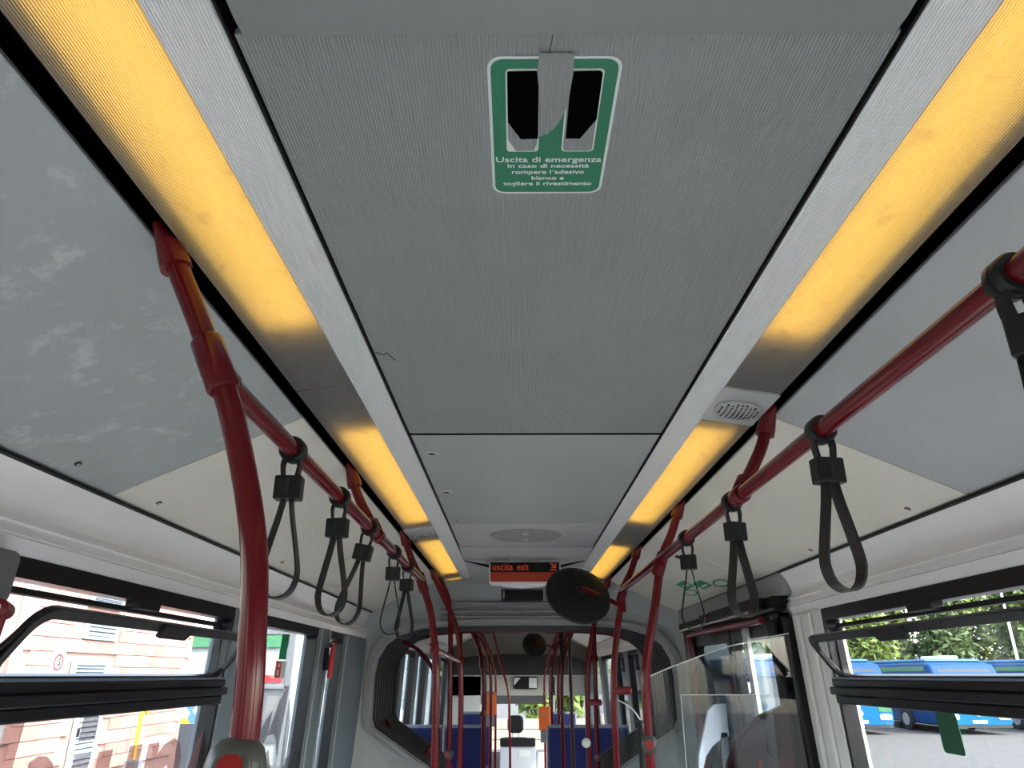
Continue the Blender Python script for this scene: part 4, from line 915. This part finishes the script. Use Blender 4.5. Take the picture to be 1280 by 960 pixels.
MB().box(-7.98, -7.92, 17.58, 17.7, GZ, 1.5).build('side_post', SEATG, ps)
ki = thing('yard_kiosk', 'pale glazed kiosk with green fascia and grey frames beyond the left window', 'kiosk', (-7.2, 20, GZ))
MB().box(-9.2, -5.85, 20.1, 22.5, GZ, 2.75).build('body', mat('kiosk_pale', (.36, .40, .40), .5), ki)
MB().box(-9.2, -5.85, 20.0, 20.1, 2.62, 2.75).build('roof_edge', SEATG, ki)
MB().box(-9.2, -6.05, 20.02, 20.1, 2.30, 2.60).build('green_fascia', mat('kiosk_green', (.06, .22, .11), .5), ki)
MB().box(-9.2, -5.95, 20.0, 20.1, 1.30, 1.36).build('ledge', SEATG, ki)
for x in (-9.2, -7.6, -6.0): MB().box(x, x + .14, 20.0, 20.12, GZ, 2.62).build('upright', SEATG, ki)
MB().box(-8.9, -6.1, 20.05, 20.1, .05, 1.28).build('dark_glazing', mat('kiosk_dark', (.12, .13, .15), .3), ki)
MB().box(-6.55, -6.1, 20.03, 20.06, 1.45, 1.62).build('red_notice', REDS, ki)
# plank wall closing the yard ahead
pw = thing('plank_wall', 'pale cream wall of stacked horizontal boards ahead of the bus', 'wall', (-4, 24, GZ))
bm_ = MB().box(0, 10.0, 0, .12, .01, .27).mesh('board', mat('cream_board', (.25, .225, .18), .8, noise=.08, nscale=3))
for r_ in range(5):
    for c_ in range(2):
        if c_ and r_ > 2: continue
        o = bpy.data.objects.new('board', bm_); COL.objects.link(o); o.parent = pw; o.location = (-10 + 10.03*c_, rnd.uniform(0, .03), .28*r_)
MB().box(-14, 6.1, 24.13, 24.2, GZ, GZ + .84).build('backing', MORT, pw)
tw = MB().box(-5.9, -2.6, 23.0, 23.3, GZ, 2.9).build('pale_blue_wall', mat('wall_pale_blue', (.36, .44, .48), .8), loc=(-4.2, 23, GZ)); tag(tw, 'pale blue rendered wall piece seen through the narrow left window', 'wall')
# ---- parked blue buses
BB = mat('bus_blue', (.002, .050, .17), .55, spec=.15); BC = mat('bus_cyan', (.002, .10, .22), .55, spec=.15); BG = mat('bus_green', (.03, .15, .05), .4)
BGL = mat('bus_glass', (.03, .035, .04), .08); BHL = mat('bus_lamp', (.85, .88, .9), .15); BDK = mat('bus_black', (.015, .015, .018), .6)
def make_bus():
    t = thing('parked_bus', '', 'bus')       # faces -Y, front at y=0, right-hand side (doors) at -x
    W, H, L_ = 1.275, 2.95, 11.5
    prof = [(0, .32), (-.06, .5), (-.07, 1.0), (0, 1.25), (.18, 2.5), (.40, 2.88), (.8, H), (L_, H), (L_, .32)]
    MB().prism(prof, lambda p, q: (q, p[0], p[1]), -W, W).build('body', BB, t, bevel=.10, segs=3)
    MB().box(-W + .15, W - .15, .9, L_ - .6, H, H + .16).build('roof_pod', mat('bus_roof', (.02, .11, .22), .6), t, bevel=.08)
    MB().box(-.35, .45, 1.2, 2.6, H + .16, H + .30).build('roof_unit', WHITE, t, bevel=.04)
    f = lambda p, d: (p[0], (p[1] - 1.25) * .144 + d if p[1] < 2.5 else .18 + (p[1] - 2.5) * .57 + d, p[1])
    MB().prism(rrect(-1.12, 1.12, 1.28, 2.30, .12), f, -.03, .05).build('windscreen', BGL, t)
    MB().prism([(-1.05, 2.36), (1.05, 2.36), (1.0, 2.66), (-1.0, 2.66)], f, -.02, .06).build('destination_blind', BDK, t)
    MB().prism(rrect(-1.24, 1.24, .40, 1.12, .15), lambda p, d: (p[0], -.07 + d, p[1]), -.035, .02).build('front_mask', BC, t)
    for x0, x1 in ((-1.2, -.72), (.72, 1.2)):
        MB().box(x0, x1, -.12, -.09, .92, 1.16).build('green_band', BG, t)
        MB().prism(rrect(x0 + .02, x1 - .02, .60, .82, .08), lambda p, d: (p[0], -.1 + d, p[1]), -.03, .03).build('headlamp', BHL, t)
    e = MB().lathe([(.13, 0), (.13, .02), (.10, .02), (.10, 0)], (0, -.105, .86), (0, -1, 0), 20, caps=False).build('emblem', SCREW, t)
    m = MB()
    for k in range(3):
        a = R(90 + 120*k); m.tube([(0, -.115, .86), (.11*math.cos(a), -.115, .86 + .11*math.sin(a))], .014, 6, sm=False)
    m.build('emblem_star', SCREW, e)
    MB().box(-.27, .27, -.125, -.10, .46, .58).build('number_plate', WHITE, t)
    MB().box(-1.2, 1.2, -.10, .0, .28, .40).build('bumper', BDK, t)
    for x in (-1, 1):
        mm = MB().prism(rrect(x*1.52 - .09, x*1.52 + .09, 1.75, 2.15, .05), lambda p, d: (p[0], d, p[1]), -.14, -.02).build('wing_mirror', WHITE, t)
        MB().tube([(x*1.2, .12, 2.45), (x*1.48, -.08, 2.35), (x*1.52, -.08, 2.1)], .025, 8).build('mirror_arm', BB, mm)
    # wipers
    MB().tube([(-.9, -.02, 1.35), (.1, .0, 1.45)], .015, 6).build('wiper', BDK, t)
    for sx in (-1, 1):
        x0, x1 = sorted((sx*(W - .02), sx*(W + .012)))
        ys_ = [(.35, 1.5), (3.9, 5.4), (7.4, 8.9), (9.05, 10.9)] if sx < 0 else [(.35, 2.2), (2.3, 4.2), (4.3, 6.2), (6.3, 8.2), (8.3, 10.6)]
        for a, b in ys_: MB().prism(rrect(a, b, 1.35, 2.5, .08), lambda p, d: (d, p[0], p[1]), x0, x1).build('side_window', BGL, t)
        MB().box(x0, x1 + (0 if sx > 0 else 0), .7, L_ - .4, 2.58, 2.78).build('green_stripe', BG, t)
        for cy in (2.75 if sx < 0 else 2.75, 8.4):
            MB().lathe([(.56, -.02), (.56, .02)], (sx*(W - .005), cy, .55), (sx, 0, 0), 28).build('wheel_arch', BDK, t)
            wh = MB().lathe([(.46, -.02), (.48, .03), (.46, .06), (.30, .065)], (sx*(W + .0), cy, .48), (sx, 0, 0), 28).build('wheel', mat('tyre', (.02, .02, .02), .8), t, smooth=True)
            MB().lathe([(.28, .066), (.22, .04), (.09, .045), (.08, .08)], (sx*W, cy, .48), (sx, 0, 0), 20).build('wheel_rim', mat('rim_grey', (.4, .4, .42), .4), wh, smooth=True)
    for a in (1.30, 5.6):
        a0 = a if a > 2 else .35
    dd = MB().box(-W - .02, -W + .02, 5.55, 7.15, .36, 2.52).build('door_opening', BDK, t)
    for a in (5.62, 6.40):
        MB().box(-W - .035, -W - .018, a, a + .68, .42, 2.44).build('door_leaf', mat('bus_door', (.02, .08, .16), .2), dd)
        MB().lathe([(.16, 0), (.16, .006)], (-W - .036, a + .34, 1.75), (-1, 0, 0), 20).build('door_logo', WHITE, dd)
    return t
bproto = make_bus()
buses = [(9.4, 27.0, 2, 'blue parked bus seen through the right door glass'),
         (12.9, 30.0, 0, 'blue parked bus half hidden by the right window pillar'),
         (17.35, 30.0, 0, 'blue parked bus in the middle of the right window, above the green sticker'),
         (21.8, 30.0, -2, 'blue parked bus at the right edge of the right window'),
         (26.3, 31.0, -2, 'blue parked bus next beyond the right picture edge')]
for i, (x, y, rz, lab) in enumerate(buses):
    o = bproto if i == 0 else copy_tree(bproto)
    o.location = (x, y, GZ); o.rotation_euler = (0, 0, R(rz)); o.scale = (1, 1, .86); o['label'] = lab; o['group'] = 'blue buses parked in a row'
# ---- trees
LEAF = [mat('leaf_%d' % i, c, .6, noise=.3, nscale=1.5) for i, c in enumerate(((.085, .13, .022), (.13, .19, .035), (.05, .085, .018)))]
for lm in LEAF:
    b_ = lm.node_tree.nodes['Principled BSDF']
    b_.inputs['Transmission Weight'].default_value = 0
BARK = mat('bark', (.10, .07, .05), .9)
def tree(x, y, rx, ry, rz_, cz, label, i, n=5200, ls=.22):
    t = thing('tree', label, 'tree', (x, y, GZ), 'trees round the depot yard')
    MB().tube([(x, y, GZ), (x + .1, y, GZ + cz*.5), (x, y + .1, cz)], .16, 8).build('trunk', BARK, t)
    rn = random.Random(i*17 + 5); lob = [(rn.uniform(-.55, .55), rn.uniform(-.55, .55), rn.uniform(-.6, .6), rn.uniform(.35, .6)) for _ in range(16)]
    m = MB()
    for _ in range(n):
        l = rn.choice(lob); d = Vector((rn.gauss(0, 1), rn.gauss(0, 1), rn.gauss(0, 1))).normalized() * (rn.random() ** .35) * l[3]
        c = Vector((x + (l[0]+d.x)*rx, y + (l[1]+d.y)*ry, cz + (l[2]+d.z)*rz_))
        if c.z < GZ + .1: continue
        a = Vector((rn.gauss(0, 1), rn.gauss(0, 1), rn.gauss(0, 1))).normalized(); b = a.orthogonal().normalized(); q = ls * rn.uniform(.6, 1.3)
        m.add([c - a*q, c + b*q*.5, c + a*q, c - b*q*.5], [(0, 1, 2, 3)])
    f = m.build('foliage', LEAF[i % 3], t); f['kind'] = 'stuff'
    return t
TW = ['first', 'second', 'third', 'fourth', 'fifth', 'sixth', 'seventh']
for i in range(7):
    tree(16 + 5.3*i, 48, 2.28, 2.3, 5.0, 4.4, TW[i] + ' leafy tree from the left in the near row behind the parked buses', i, 5200, .25)
for i in range(7):
    tree(20 + 5.7*i, 54.5, 2.4, 2.6, 8.6, 8.0, TW[i] + ' taller tree from the left in the back row behind the parked buses', i + 20, 7500, .30)
tree(-3.0, 31, 1.9, 2.5, 3.0, 2.6, 'dark tree above the board wall, seen through the left front windows', 9)
tree(1.6, 30, 1.9, 2.5, 2.6, 2.5, 'bright tree above the board wall, seen through the windscreen', 10)
tree(5.9, 32, 1.7, 2.5, 3.4, 2.9, 'tree at the right end of the board wall', 11)
tree(-11.6, 14.2, 2.0, 2.2, 3.4, 2.4, 'yellowish green tree left of the pink building', 13, 3500, .16)
tree(-9.5, 30, 2.6, 2.5, 3.4, 3.0, 'tree behind the kiosk', 14)
lp = thing('lamp_post', 'thin white lamp post between the trees and the parked buses', 'lamp post', (28.6, 44.2, GZ))
MB().tube([(28.6, 44.2, GZ), (28.6, 44.2, 8.6)], [.09, .06], 10, sm=False).build('post', mat('post_white', (.7, .72, .72), .5), lp, smooth=True)
MB().tube([(28.6, 44.2, 8.5), (28.2, 43.8, 8.8), (27.4, 43.2, 8.9)], .05, 8).build('arm', MATS['post_white'], lp); MB().box(27.0, 27.6, 43.05, 43.35, 8.84, 8.96).build('lamp_head', SEATG, lp, bevel=.03)
MB().lathe([(.16, 0), (.14, .25), (.09, .3)], (28.6, 44.2, GZ), (0, 0, 1), 12).build('foot', SEATG, lp)
rsn = thing('red_sign', 'small red sign on a post in front of the trees, right of the lamp post', 'sign', (30.2, 44.2, GZ))
MB().tube([(30.2, 44.2, GZ), (30.2, 44.2, 3.4)], .04, 8, sm=False).build('post', SEATG, rsn); MB().prism(rrect(29.85, 30.55, 2.5, 3.75, .15), lambda p, t: (p[0], t, p[1]), 44.10, 44.16).build('panel', REDS, rsn)
ypl = thing('yellow_pole', 'slim pale yellow pole before the tree left of the pink building', 'pole', (-7.9, 10.3, GZ))
MB().tube([(-7.9, 10.3, GZ), (-7.9, 10.3, 4.5)], .05, 10, sm=False).build('shaft', mat('pale_yellow', (.75, .68, .28), .5), ypl, smooth=True)
MB().lathe([(.12, 0), (.1, .06), (.06, .08)], (-7.9, 10.3, GZ), (0, 0, 1), 12).build('foot', SEATG, ypl)

for o in bpy.data.objects:
    if '_o' in o: del o['_o']
